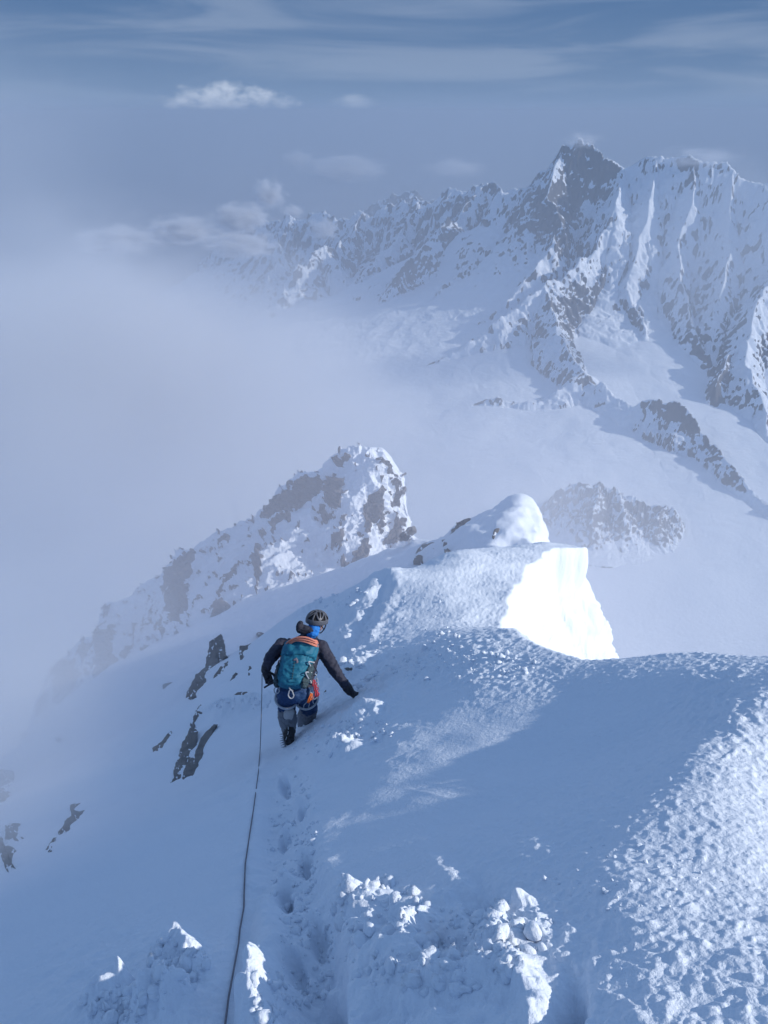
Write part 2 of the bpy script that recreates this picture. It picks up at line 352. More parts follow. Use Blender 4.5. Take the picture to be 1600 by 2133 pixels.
H += (.22 * fbm(X / 2.6, Y / 2.6, Z / 2.6, oct=5, seed=75) + .12 * ridged(X / 1.4, Y / 1.4, Z / 1.4, oct=2, seed=76)) * sstep(19, 27, RR)
face = sstep(.1, .6, ED) * (RR > 8) * (RR < 24)
H += face * (.15 * fbm(X / .7, Y / .7, Z / .35, oct=4, seed=71) + .05 * ridged(X / 1.6, Y / 1.6, Z / .5, oct=2, seed=72))
lump = np.clip(disturbed + .8 * np.exp(-(tr / 120) ** 2) * sstep(1560, 1650, PY) + .5 * np.exp(-(tr3 / 60) ** 2), 0, 1)
H += .035 * fbm(X / .3, Y / .3, Z / .3, oct=3, seed=31) * lump + .06 * np.maximum(fbm(X / .45, Y / .45, Z / .45, oct=4, seed=32, gain=.6), 0) * np.exp(-(tr3 / 50) ** 2)
H += (.05 * k3 * disturbed + .02 * k3 * crustA)
H += .035 * np.maximum(perlin(X / .09, Y / .09, Z / .09, 15), 0) * np.clip(disturbed + crustA + .4 * crust * (RR > 6), 0, 1)
V = V + N * H[..., None]
# undercut the cornice: pull the face below the lip back under it
_td = np.hypot(X - 4.75, Y - 15.7)
V[..., 0] -= .26 * np.exp(-((-9.15 - Z - .75) / .55) ** 2) * np.exp(-(_td / 1.7) ** 2) * sstep(.05, .3, ED)
# rim hangs down to the glacier
V[-1, :, 2] = -1290; V[0, :, 2] -= 1.5
V[:, 0, 2] -= 0; V[:, -1, 2] -= 0
_f = FW.ravel(); _ok = (_f > .5) & (PX.ravel() > -120) & (PX.ravel() < 1720) & (PY.ravel() > 900) & (PY.ravel() < 2300)
_P2, _N2, _F2 = project(V); SPX, SPY, SPF = _P2.ravel()[_ok], _N2.ravel()[_ok], _F2.ravel()[_ok]
_bin = {}
_key = (SPX // 20).astype(int) * 1000 + (SPY // 20).astype(int); _ord = np.argsort(_key, kind='stable'); _ks = _key[_ord]
def surf_t(px, py):
    """distance of the visible snow surface behind a photograph pixel"""
    kx, ky = int(px // 20), int(py // 20); idx = []
    for i in (-1, 0, 1):
        for j in (-1, 0, 1):
            k = (kx + i) * 1000 + ky + j; a, b = np.searchsorted(_ks, k), np.searchsorted(_ks, k, 'right'); idx.append(_ord[a:b])
    idx = np.concatenate(idx)
    if not len(idx): return np.nan
    d = np.hypot(SPX[idx] - px, SPY[idx] - py)
    for rad in (3, 6, 10, 16):
        f = SPF[idx[d < rad]]
        if len(f): m = f.min(); return float(np.median(f[f < m * 1.06 + .1]))
    return np.nan
def surf(px, py): return np.array([surf_t(a, b) for a, b in zip(np.atleast_1d(px), np.atleast_1d(py))])
ridge = grid_mesh('snow_ridge', V, M_snow, {'rock': np.zeros(V.shape[:2])})
ridge['kind'] = 'structure'

# loose crumbs of snow thrown out by the steps
_rg = np.random.RandomState(11)
_VV = V.reshape(-1, 3)[_ok]; _NN = N.reshape(-1, 3)[_ok]
cb = bmesh.new(); bmesh.ops.create_icosphere(cb, subdivisions=2, radius=1)
ico_v = np.array([v.co[:] for v in cb.verts]); ico_f = np.array([[v.index for v in f.verts] for f in cb.faces]); cb.free()
cv, cf = [], []; base_i = 0
for (x, y, rx, ry, n_, lo_, hi_) in [(780, 1890, 110, 60, 60, .006, .030), (900, 1985, 190, 90, 120, .006, .028), (1050, 1950, 110, 70, 60, .006, .034), (372, 2010, 60, 60, 60, .006, .028), (270, 2090, 90, 40, 70, .006, .028), (560, 2080, 40, 60, 30, .006, .025),
        (740, 1370, 60, 70, 90, .012, .05), (755, 1520, 70, 30, 60, .01, .035), (520, 1466, 80, 12, 90, .01, .03), (960, 1385, 160, 40, 120, .008, .03), (710, 1245, 70, 22, 60, .02, .06), (1300, 1830, 200, 70, 70, .004, .012), (610, 1760, 55, 180, 140, .004, .022), (640, 2000, 60, 110, 90, .004, .02), (660, 1540, 60, 40, 50, .006, .025), (850, 1300, 120, 60, 60, .01, .04)]:
    sel = np.where(((SPX - x) / rx) ** 2 + ((SPY - y) / ry) ** 2 < 1)[0]
    if not len(sel): continue
    for q in _rg.choice(sel, int(n_ * 1.5)):
        r0 = lo_ * (hi_ / lo_) ** (_rg.rand() ** 2.2)
        nn = 1 + .30 * np.sin(ico_v @ _rg.normal(size=3) * 2.4 + _rg.rand() * 6) + .16 * np.sin(ico_v @ _rg.normal(size=3) * 5)
        sc_ = np.array([1, 1, .75]) * (1 + _rg.uniform(-.25, .35, 3))
        cv.append(_VV[q] + _NN[q] * r0 * .35 + ico_v * nn[:, None] * sc_ * r0); cf.append(ico_f + base_i); base_i += len(ico_v)
me = bpy.data.meshes.new('snow_crumbs'); me.from_pydata(np.concatenate(cv).tolist(), [], np.concatenate(cf).tolist())
cr_o = finish(me, 'snow_crumbs', M_snow); cr_o['kind'] = 'stuff'

# ------------------------------------------------------------------ mountains as ridge skeletons
def skeleton_height(X, Y, ridges, warp, seed, flute_len, flute_amp):
    wx = X + warp * fbm(X / (warp * 9), Y / (warp * 9), oct=3, seed=seed); wy = Y + warp * fbm(X / (warp * 9), Y / (warp * 9), oct=3, seed=seed + 50)
    best = np.full(X.shape, -1e9); S = np.zeros(X.shape); D = np.zeros(X.shape); ST = np.zeros(X.shape)
    for ri, (pts, sl, Hs) in enumerate(ridges):
        p = np.array([P(a, b, t) for a, b, t in pts]); s0 = ri * 977.0
        for a, b in zip(p[:-1], p[1:]):
            dx, dy = b[0] - a[0], b[1] - a[1]; L = math.hypot(dx, dy)
            t = np.clip(((wx - a[0]) * dx + (wy - a[1]) * dy) / (L * L), 0, 1)
            d = np.hypot(wx - a[0] - t * dx, wy - a[1] - t * dy)
            z = a[2] + t * (b[2] - a[2]) - Hs * (1 - np.exp(-d * sl / Hs)) - d * .24
            w = z > best
            best = np.where(w, z, best); D = np.where(w, d, D); ST = np.where(w, sl * np.exp(-d * sl / Hs), ST); S = np.where(w, s0 + t * L, S); s0 += L
    S = S + flute_len * 1.2 * fbm(X / (flute_len * 5), Y / (flute_len * 5), oct=3, seed=seed + 31)
    fl = ridged(S / flute_len, D / (flute_len * 5), oct=4, seed=seed + 7)
    amp = flute_amp * np.clip(D / (flute_len * 2), .08, 1) * np.clip(ST * 1.1, .06, 1)
    crag = flute_amp * (.75 * ridged(X / (flute_len * 3.5), Y / (flute_len * 3.5), oct=4, seed=seed + 77, gain=.5) - .7) * np.exp(-D / (flute_len * 1.5))
    return best + (fl - .9) * amp + crag, D, ST
def fan(az0, az1, n, r0, r1, m):
    a, r = np.meshgrid(np.radians(np.linspace(az0, az1, n)), np.exp(np.linspace(math.log(r0), math.log(r1), m)))
    return r * np.sin(a), r * np.cos(a), r
GLZ = -1230
def basin(x, y):
    """height of the glacier floor: a bowl that climbs towards the wall and drops into the valley on the left"""
    z = np.interp(y, [500, 1500, 2400, 2950, 3440, 3650, 4200, 6000], [-1430, -1420, -1345, -1262, -1100, -1040, -1000, -980])
    z = z - 900 * sstep(900, 100, x) * sstep(2700, 3400, y) - 260 * sstep(350, -700, x) * sstep(2500, 1500, y)
    return z + 10 * fbm(x / 420, y / 420, oct=2, seed=70)
big = [
 ([(1040,400,4700),(1100,388,4600),(1135,398,4500),(1142,350,4420),(1160,322,4400),(1172,298,4380),(1188,304,4365),(1206,284,4350),(1222,294,4340),(1243,296,4320),(1256,322,4300),(1268,328,4280),(1292,345,4250),(1330,330,4200),(1372,318,4150),(1402,316,4100),(1440,330,4050),(1500,333,4000),(1540,358,3950),(1600,370,3900),(1720,380,3800),(1900,420,3700)], 1.9, 900),
 ([(1175,302,4380),(1140,400,4250),(1170,480,4100),(1110,560,4000)], 1.6, 420),
 ([(1292,345,4250),(1285,430,4050),(1240,520,3980),(1130,590,3850),(1165,690,3600),(1220,772,3400),(1300,842,3250)], 1.25, 520),
 ([(1130,590,3850),(1000,692,3780),(880,775,3700),(830,805,3680),(760,900,3500)], .80, 1100),
 ([(1372,318,4150),(1345,460,4020),(1312,600,3860),(1335,690,3740)], 1.7, 380),
 ([(1440,330,4050),(1420,500,3930),(1440,640,3730),(1475,740,3560)], 1.8, 380),
 ([(1520,345,3980),(1530,500,3830),(1500,640,3660)], 1.8, 380),
 ([(1600,370,3900),(1640,520,3680),(1552,700,3480),(1500,800,3350)], 1.6, 420),
 ([(1552,700,3450),(1590,830,3250),(1610,950,3100)], 1.5, 380),
 ([(1300,842,3250),(1345,832,3200),(1400,830,3150),(1440,850,3100),(1470,895,3060),(1530,950,2950),(1560,1000,2870),(1600,1035,2800),(1680,1090,2700)], 1.7, 360),
 ([(1220,772,3400),(1120,840,3350),(1010,825,3420),(960,850,3420),(880,930,3300)], .8, 700),
 ([(1100,388,4600),(1030,500,4500),(960,600,4350),(900,690,4200),(840,730,4100)], 1.15, 420),
 ([(1110,560,4000),(1060,620,3980),(960,700,3950),(860,765,3900),(790,840,3850)], 1.2, 420),
 ([(1030,500,4500),(960,560,4400),(880,640,4300),(820,720,4200),(780,790,4150)], 1.2, 420),
 ([(950,430,4900),(900,500,4800),(820,590,4650),(760,680,4500)], 1.2, 420),
]
x, y, r = fan(-12, 36, 500 if QUICK else 900, 1500, 5200, 500 if QUICK else 950)
z, D, ST = skeleton_height(x, y, big, 36, 21, 46, 30)
lft = sstep(900, 500, x) * sstep(3300, 3600, y) * .18
z += (26 * ridged(x / 170, y / 170, z / 170, oct=5, seed=60, gain=.55) * np.clip(D / 120, .12, 1) - 10) * np.clip(np.maximum(ST * .9, lft), .03, 1)
z += 60 * (ridged(x / 75, y / 75, oct=3, seed=62) - .7) * np.exp(-((x - 1010) ** 2 + (y - 4300) ** 2) / 150. ** 2)
z += 5 * fbm(x / 22, y / 22, z / 22, oct=2, seed=64) * np.clip(ST, .03, 1)
floor = basin(x, y)
kf = 45.
zz = np.maximum(z, floor) + kf * np.exp(-np.abs(z - floor) / kf) * .45
zz = np.where(z < floor - 90, -1900, zz)
def slope_of(V):
    n = grid_normals(V); return np.abs(n[..., 2])
V = np.stack([x, y, zz], -1); nz_ = slope_of(V)
V2 = V
st = .75 * fbm(x / 24, y / 24, zz / 110, oct=4, seed=80, gain=.6) + .5 * fbm(x / 110, y / 110, zz / 160, oct=2, seed=84)
above = sstep(5, 70, z - floor)
px_, py_, _ = project(V)
bias = -.50 + .10 * fbm(x / 300, y / 300, oct=2, seed=33)
for (a_, b_, ra, rb, an, h) in [(1215,350,75,70,0,.62), (1145,450,45,70,-30,.65), (1190,640,70,60,0,.5), (1300,680,40,50,0,.5), (1460,740,80,90,30,.45), (1520,880,60,120,-30,.5), (1200,730,50,60,40,.5),
        (1090,500,40,90,20,.3), (990,590,50,60,0,.35), (960,430,60,60,0,.25), (870,650,60,70,0,.35), (1420,880,110,45,25,.4), (1530,960,60,40,40,.4), (1030,828,60,18,5,.7), (830,600,90,110,30,.3), (960,520,90,90,0,.2), (700,600,120,80,0,.25), (1550,340,60,40,0,.3), (1440,340,90,30,0,.35), (900,510,60,50,0,.3)]:
    bias += h * gbump(px_, py_, a_, b_, ra, rb, an)
bias -= .16 * sstep(1260, 1340, px_) * sstep(640, 560, py_)
rock = np.clip(.5 + (.58 - nz_) * 2.3 + .6 * st + bias, 0, 1) * above
big_o = grid_mesh('mountain_wall', V, M_mtn, {'rock': rock}); big_o['kind'] = 'structure'

far = [
 ([(470,480,7400),(500,445,7200),(530,438,7000),(560,462,6800),(600,445,6600),(648,438,6500),(700,446,6300),(760,434,6100),(828,420,5900),(880,410,5700),(930,396,5500),(975,382,5300),(1010,378,5150),(1045,392,5000),(1100,400,4900)], 1.35, 700),
 ([(1010,378,5150),(930,470,5000),(880,560,4900),(820,640,4800)], 1.2, 450),
 ([(880,410,5700),(840,480,5500),(780,540,5350),(740,620,5200)], 1.1, 400),
 ([(760,434,6100),(700,520,5800),(672,505,5650),(620,560,5500)], 1.2, 400),
 ([(672,505,5650),(720,570,5500),(790,600,5350)], 1.1, 400),
 ([(560,462,6800),(590,520,6400),(560,580,6000)], 1.1, 400),
]
x, y, r = fan(-16, 12, 420 if QUICK else 800, 4300, 8200, 350 if QUICK else 600)
z, D, ST = skeleton_height(x, y, far, 35, 121, 60, 60)
z += (30 * ridged(x / 240, y / 240, z / 240, oct=4, seed=160, gain=.55) * np.clip(D / 160, .12, 1) - 12) * np.clip(ST, .05, 1)
floor = -1750 + 0 * x
zz = np.maximum(z, floor)
V = np.stack([x, y, zz], -1); nz_ = slope_of(V)
rock = np.clip(.26 + (.60 - nz_) * 1.8 + .65 * fbm(x / 60, y / 60, zz / 150, oct=4, seed=180) - .08, 0, 1)
far_o = grid_mesh('far_mountain_range', V, M_mtn, {'rock': rock}); far_o['kind'] = 'structure'
# a higher summit behind the far range
x, y, r = fan(-3, 8, 260, 7600, 10500, 160)
z, D, ST = skeleton_height(x, y, [([(740,450,9400),(780,425,9200),(820,402,9000),(855,392,8900),(875,402,8800),(910,420,8700)], 1.2, 600)], 40, 221, 80, 60)
z += 30 * ridged(x / 240, y / 240, z / 240, oct=4, seed=260) * np.clip(D / 200, .1, 1) - 10
V = np.stack([x, y, np.maximum(z, -2000)], -1); nz_ = slope_of(V)
fo = grid_mesh('distant_mountain', V, M_mtn, {'rock': np.clip(.5 + (.75 - nz_) * 2 + .3 * fbm(x / 90, y / 90, oct=3, seed=3), 0, 1)}); fo['kind'] = 'structure'

# rocky knoll standing out of the glacier
x, y, r = fan(7, 24, 420, 2000, 3150, 380)
z, D, ST = skeleton_height(x, y, [([(1110,1090,2810),(1140,1050,2780),(1165,1022,2770),(1200,1008,2760),(1250,1006,2750),(1290,1020,2740),(1330,1042,2730),(1375,1055,2720),(1405,1062,2710)], 1.6, 130),
    ([(1250,1006,2750),(1240,1050,2680),(1235,1080,2650)], 1.5, 100), ([(1290,1020,2740),(1300,1060,2680)], 1.5, 90), ([(1385,1052,2715),(1370,1085,2670)], 1.5, 90)], 9, 321, 14, 16)
z += (7 * ridged(x / 40, y / 40, z / 40, oct=4, seed=360) - 4) * np.clip(ST, .03, 1)
z = np.where(D > 230, -3000, z)
floor = basin(x, y) - 2
zz = np.maximum(z, floor) + 8 * np.exp(-np.abs(z - floor) / 18)
zz = np.where(D > 190, zz - (D - 190) * 1.5, zz)
V = np.stack([x, y, zz], -1); nz_ = slope_of(V)
kn = grid_mesh('rocky_knoll', V, M_mtn, {'rock': np.clip(.24 + (.66 - nz_) * 1.9 + .75 * fbm(x / 16, y / 16, zz / 60, oct=4, seed=5, gain=.6), 0, 1) * sstep(4, 22, z - floor)}); kn['kind'] = 'structure'

# glacier basin and the lowlands beyond, one sheet to the horizon
a, r = np.meshgrid(np.radians(np.linspace(-75, 75, 300)), np.r_[np.linspace(60, 6000, 240), np.exp(np.linspace(math.log(6200), math.log(120000), 60))])
x, y = r * np.sin(a), r * np.cos(a)
z = basin(x, y) - 9 - 1500 * sstep(4600, 7500, r) + 30 * sstep(2600, 1200, r) * fbm(x / 300, y / 300, oct=2, seed=95)
gl = grid_mesh('glacier', np.stack([x, y, z], -1), M_mtn, {'rock': np.where(r > 6500, .75, 0)}); gl['kind'] = 'structure'

# ------------------------------------------------------------------ rocky spur with the tower, across the notch
SPUR = [
 [(875,1140,56),(878,1150,55.5),(880,1165,55),(885,1190,53)],
 [(850,1108,60),(852,1125,59.5),(856,1145,58.5),(862,1180,56)],
 [(833,1002,62),(835,1060,61),(838,1095,60),(845,1165,57)],
 [(815,964,62),(816,1040,61),(815,1090,60),(800,1180,57)],
 [(792,936,62),(795,1000,60.7),(790,1080,59.5),(770,1190,56.5)],
 [(762,938,62),(760,1010,60.5),(755,1090,59.2),(738,1205,56)],
 [(728,944,62.5),(728,1010,61),(722,1090,59.5),(722,1215,56)],
 [(692,960,63.5),(690,1020,62),(690,1090,60),(700,1210,56)],
 [(655,984,64.5),(655,1030,63),(655,1085,61),(660,1205,56)],
 [(612,994,65.5),(610,1040,64.3),(612,1090,61.5),(620,1220,55.5)],
 [(572,1032,65.5),(572,1070,64),(575,1110,61.5),(570,1250,54)],
 [(541,1080,65),(538,1110,63.5),(530,1160,60.5),(525,1280,53)],
 [(480,1104,66),(478,1140,64.5),(475,1200,60.5),(470,1310,53)],
 [(420,1130,66),(415,1170,64.5),(415,1220,62),(420,1325,54.5)],
 [(372,1162,66.5),(365,1210,65),(365,1260,62.5),(375,1335,57)],
 [(345,1190,67.5),(340,1230,66),(342,1280,64),(345,1350,59.5)],
 [(300,1222,74),(300,1270,72.5),(302,1320,70.5),(305,1390,65)],
 [(250,1254,75),(250,1300,73.5),(252,1345,71.5),(260,1412,67)],
 [(215,1276,75),(210,1330,74),(205,1380,72.5),(205,1440,69)],
 [(192,1345,77),(190,1375,76),(188,1410,74.5),(190,1455,70)],
 [(172,1340,78),(170,1390,77),(170,1425,75),(175,1465,70.5)],
 [(140,1352,79),(138,1400,78),(140,1440,76),(145,1490,71)],
 [(100,1412,79),(100,1450,77.5),(102,1475,75.5),(105,1525,71)],
 [(75,1472,76),(72,1500,75),(75,1520,74),(80,1560,70)],
 [(30,1560,72),(25,1590,71),(30,1620,69),(30,1660,66)],
 [(-60,1620,68),(-60,1660,66),(-60,1700,64),(-60,1750,60)]]
rows = []
for sct in SPUR:
    p = [P(a, b, t) for a, b, t in sct]
    back = p[0] + np.array([.2, 3.0, -1.2]); back2 = p[0] + np.array([.5, 9, -12]); back3 = p[0] + np.array([1, 22, -45])
    rows.append(np.array([back3, back2, back, p[0], p[1], p[2], p[3], p[3] + np.array([0, -2, -4])]))
G = np.array(rows)                                  # sections x profile x 3
def cr_interp(A, n, tension=.5):
    m = len(A); u = np.linspace(0, m - 1 - 1e-6, n); i = u.astype(int); f = (u - i)[:, None, None]
    g = lambda k: A[np.clip(k, 0, m - 1)]
    a, b, c, d = g(i - 1), g(i), g(i + 1), g(i + 2)
    return b + .5 * f * (c - a + f * (2 * a - 5 * b + 4 * c - d + f * (3 * (b - c) + d - a))), u
NS, NP = (380, 200) if QUICK else (900, 420)
G1, us = cr_interp(G, NS)
G2 = np.swapaxes(G1, 0, 1)
m = G2.shape[0]; u = np.concatenate([np.linspace(0, 3, NP // 6, endpoint=False), np.linspace(3, 7, NP - NP // 6)])
u = np.clip(u, 0, m - 1 - 1e-6)
i = u.astype(int); f = (u - i)[:, None, None]
g = lambda k: G2[np.clip(k, 0, m - 1)]
V = g(i) * (1 - f) + g(i + 1) * f
for _ in range(2):                                  # round the joins a little
    V[1:-1] = V[1:-1] * .5 + .25 * (V[:-2] + V[2:])
N = grid_normals(V)
N *= np.sign(np.sum(N * -V, -1).mean())
v = u[:, None] + 0 * us[None, :]; us2 = us[None, :] + 0 * v
x, y, z = V[..., 0], V[..., 1], V[..., 2]
mid = sstep(2.2, 3.4, v) * sstep(6.9, 5.0, v)
big_n = ridged(x / 4.2, y / 4.2, z / 9, oct=3, seed=501)
fine = ridged(x / 1.1, y / 1.1, z / 2.2, oct=4, seed=502, gain=.6)
rocky = np.clip(1.25 - .5 * np.abs(us2 - 6) / 4, .45, 1)
V = V + N * ((.9 * (big_n - .8) + .14 * (fine - .9) + .03 * (ridged(x / .4, y / .4, z / .7, oct=3, seed=505) - .8)) * (.18 + .82 * mid) * (.5 + .5 * rocky))[..., None]
# jagged crest
V[..., 2] += (.35 * ridged(x / 1.6, y * 0, oct=3, seed=503) - .3) * np.exp(-((v - 3) / .35) ** 2)
PXs, PYs, _ = project(V)
POLY = [
 [(676,998),(716,992),(713,1038),(707,1064),(689,1055),(676,1046)],
 [(663,985),(676,1007),(667,1020),(646,1042),(632,1059),(606,1064),(571,1072),(549,1081),(562,1042),(606,1020),(632,998)],
 [(794,1007),(799,1024),(803,1055),(799,1072),(786,1086),(772,1108),(759,1108),(757,1072),(755,1051),(777,1033)],
 [(823,996),(833,1007),(832,1046),(821,1055),(814,1046),(823,1024)],
 [(821,1059),(832,1090),(840,1116),(816,1138),(803,1138),(799,1125),(816,1108)],
 [(797,1064),(801,1090),(794,1116),(786,1099)], [(665,1055),(676,1055),(685,1090),(667,1094),(663,1072)],
 [(694,1116),(720,1099),(711,1125),(694,1138)], [(759,1121),(770,1129),(768,1160),(746,1186),(727,1204),(729,1169)],
 [(711,1160),(727,1173),(724,1208),(713,1182)], [(565,1090),(602,1064),(606,1072),(584,1094),(569,1116)],
 [(528,1160),(547,1151),(545,1195),(538,1230),(530,1265),(532,1212)],
 [(453,1248),(475,1256),(492,1274),(488,1293),(477,1274),(464,1274),(462,1287),(444,1300),(444,1265)],
 [(519,1169),(484,1182),(462,1212),(453,1243),(460,1243),(471,1212),(492,1186)],
 [(348,1186),(370,1164),(405,1147),(405,1186),(388,1212),(383,1274),(370,1296),(357,1296),(344,1252)],
 [(453,1121),(475,1118),(473,1129),(455,1138)], [(199,1315),(240,1300),(236,1364),(259,1390),(255,1401),(199,1412)],
 [(277,1300),(285,1304),(277,1345),(262,1382),(255,1360),(276,1337)], [(217,1266),(240,1255),(232,1266),(221,1289),(214,1281)],
 [(112,1382),(131,1375),(157,1375),(165,1412),(142,1461),(112,1469)], [(161,1349),(176,1334),(187,1349),(176,1375),(165,1379)],
 [(75,1469),(86,1450),(105,1446),(82,1487),(75,1502)], [(727,940),(716,960),(724,962),(736,944)], [(806,975),(814,972),(816,986),(808,986)], [(786,988),(794,986),(792,1002),(787,1000)]]
def poly_sd(px, py, pts):
    """signed distance to a polygon, positive inside"""
    ins = np.zeros(px.shape, bool); best = np.full(px.shape, 1e9)
    for k in range(len(pts)):
        (x1, y1), (x2, y2) = pts[k - 1], pts[k]; dx, dy = x2 - x1, y2 - y1
        t = np.clip(((px - x1) * dx + (py - y1) * dy) / (dx * dx + dy * dy + 1e-9), 0, 1)
        best = np.minimum(best, np.hypot(px - x1 - t * dx, py - y1 - t * dy))
        if y1 != y2: ins ^= ((y1 > py) != (y2 > py)) & (px < dx * (py - y1) / dy + x1)
    return np.where(ins, best, -best)
wx = PXs + 8 * perlin(x / .9, z / .9, y / .9, 511) + 5 * perlin(x / .35, z / .35, y / .35, 512)
wy = PYs + 9 * perlin(x / .9, z / .9, y / .9, 513) + 6 * perlin(x / .35, z / .35, y / .35, 514)
rk = np.full(x.shape, -99.)
for pl in POLY: rk = np.maximum(rk, poly_sd(wx, wy, pl))
front = v > 2.9
rkm = np.where(front, np.clip(.5 + rk / 5, 0, 1), 0)
nz2 = grid_normals(V)[..., 2]; nz2 = np.abs(nz2)
specks = np.clip((fbm(x / .8, y / .8, z / 1.6, oct=4, seed=520, gain=.6) - .36) * 3 + (.55 - nz2), 0, .75) * front
rkm = np.maximum(rkm, specks * (v < 6))
V = V - N * (.10 * sstep(.35, .65, rkm))[..., None]  # snow lies thicker than the bare rock
V = V + N * ((.30 * fine + .14 * ridged(x / .5, y / .5, z / 1.1, oct=3, seed=506) - .2) * sstep(.4, .7, rkm))[..., None]
sp_o = grid_mesh('rocky_spur', V, M_spur, {'rock': rkm}); sp_o['kind'] = 'structure'

# ------------------------------------------------------------------ rocks breaking through the snow of the flank
def rock_mat(name, a, b):
    m = snow_mat(name, [(3, .05, .8), (14, .02, .8)], (a, b), 2.2); return m
M_rock = rock_mat('dark_rock', (.06, .06, .065), (.24, .23, .225))
ROCKS = [
 ('split dark rock slab sticking out of the snow left of the climber, longer left blade', [(397,1516),(407,1525),(405,1551),(392,1574),(375,1619),(360,1664),(352,1671),(350,1645),(360,1611),(371,1577),(379,1551)]),
 ('split dark rock slab left of the climber, shorter right blade with a snow hole', [(444,1511),(431,1536),(420,1570),(405,1600),(396,1634),(388,1652),(369,1666),(375,1634),(392,1577),(405,1581),(409,1559),(424,1529)]),
 ('thin rock edge rising along the lit snow lip above the split slab', [(418,1467),(423,1471),(405,1502),(402,1521),(396,1512),(404,1488)]),
 ('isolated cross-shaped dark rock low on the left snow slope', [(148,1675),(169,1673),(167,1690),(178,1687),(150,1712),(144,1731),(124,1742),(120,1735),(135,1716),(133,1701),(139,1697),(144,1705)]),
 ('thin tail of rock below the isolated cross-shaped rock', [(124,1742),(109,1757),(92,1780),(94,1772),(112,1746)]),
 ('narrow hourglass-shaped rock left of the split slab', [(364,1516),(356,1532),(341,1547),(330,1566),(319,1577),(318,1559),(337,1545),(349,1529)]),
 ('tall grey forked rock rib fading in mist behind the split slab', [(437,1337),(457,1322),(465,1364),(459,1371),(450,1349),(450,1412),(416,1457),(379,1517),(390,1442),(409,1405),(427,1390)]),
 ('slanting rock fin right of the tall forked rib', [(474,1377),(475,1383),(465,1397),(450,1414),(442,1431),(446,1408),(461,1388)]),
 ('small square-headed rock left of the climber shoulder', [(500,1345),(512,1345),(523,1340),(524,1344),(512,1358),(506,1371),(502,1386),(499,1367)]),
 ('rounded dark rock at the end of the lit snow lip left of the climber', [(485,1450),(495,1441),(510,1441),(507,1448),(499,1454),(484,1456)]),
 ('tiny rock highest on the slope left of the helmet', [(533,1320),(538,1315),(543,1317),(541,1322),(535,1324)]),
 ('small slit of rock, longer one above the rounded rock', [(490,1400),(492,1403),(480,1425),(476,1424),(484,1410)]),
 ('small slit of rock below and right of the longer slit', [(519,1388),(522,1394),(519,1410),(516,1404)]),
 ('faint misty rock alone in the middle of the left slope', [(339,1427),(351,1419),(349,1431),(341,1438)]),
 ('faint misty rock on the far left slope above the cross-shaped rock', [(118,1536),(129,1533),(124,1548),(117,1544)]),
 ('large misty rock band at the left edge of the picture', [(-30,1600),(22,1607),(23,1645),(15,1675),(-30,1700)]),
 ('smaller misty rock under the band at the left edge', [(12,1712),(37,1716),(37,1750),(12,1752)]),
 ('misty wedge-shaped rock lowest at the left edge', [(-8,1752),(37,1772),(15,1817),(4,1787)]),
 ('snow-dusted rock behind the climber right forearm', [(700,1402),(712,1390),(722,1391),(731,1386),(734,1390),(724,1400),(711,1413)]),
 ('tiny rock chip beside the climber right hip', [(672,1441),(680,1436),(679,1444),(674,1447)]),
 ('curved thin rock edge on the left side of the snow hump behind the cornice', [(934,1124),(940,1106),(955,1088),(976,1079),(978,1083),(959,1096),(944,1112),(938,1126)]),
 ('small hooked rock in the face of the snow hump behind the cornice', [(1024,1122),(1028,1106),(1033,1101),(1040,1101),(1033,1112),(1029,1124)]),
 ('short dark rock standing just left of the snow hump', [(920,1126),(931,1122),(934,1150),(927,1153)]),
 ('bent rock outcrop between the rock tower and the snow hump', [(860,1172),(868,1150),(878,1133),(897,1129),(907,1133),(905,1148),(896,1140),(884,1142),(878,1156),(874,1172)]),
 ('low rock peeking over the saddle right of the rock tower', [(838,1112),(852,1098),(858,1096),(864,1106),(853,1112),(843,1122)]),
]
_q = []
for lab, pl in ROCKS:
    a = np.array(pl); x0, y0 = a.min(0) - 6; x1, y1 = a.max(0) + 6
    gx_, gy_ = np.meshgrid(np.linspace(x0, x1, 4), np.linspace(y0, y1, 4)); _q.append(np.stack([gx_.ravel(), gy_.ravel()], -1))
_qq = np.concatenate(_q); _tt = surf(_qq[:, 0], _qq[:, 1]).reshape(-1, 4, 4)
rock_objs = []
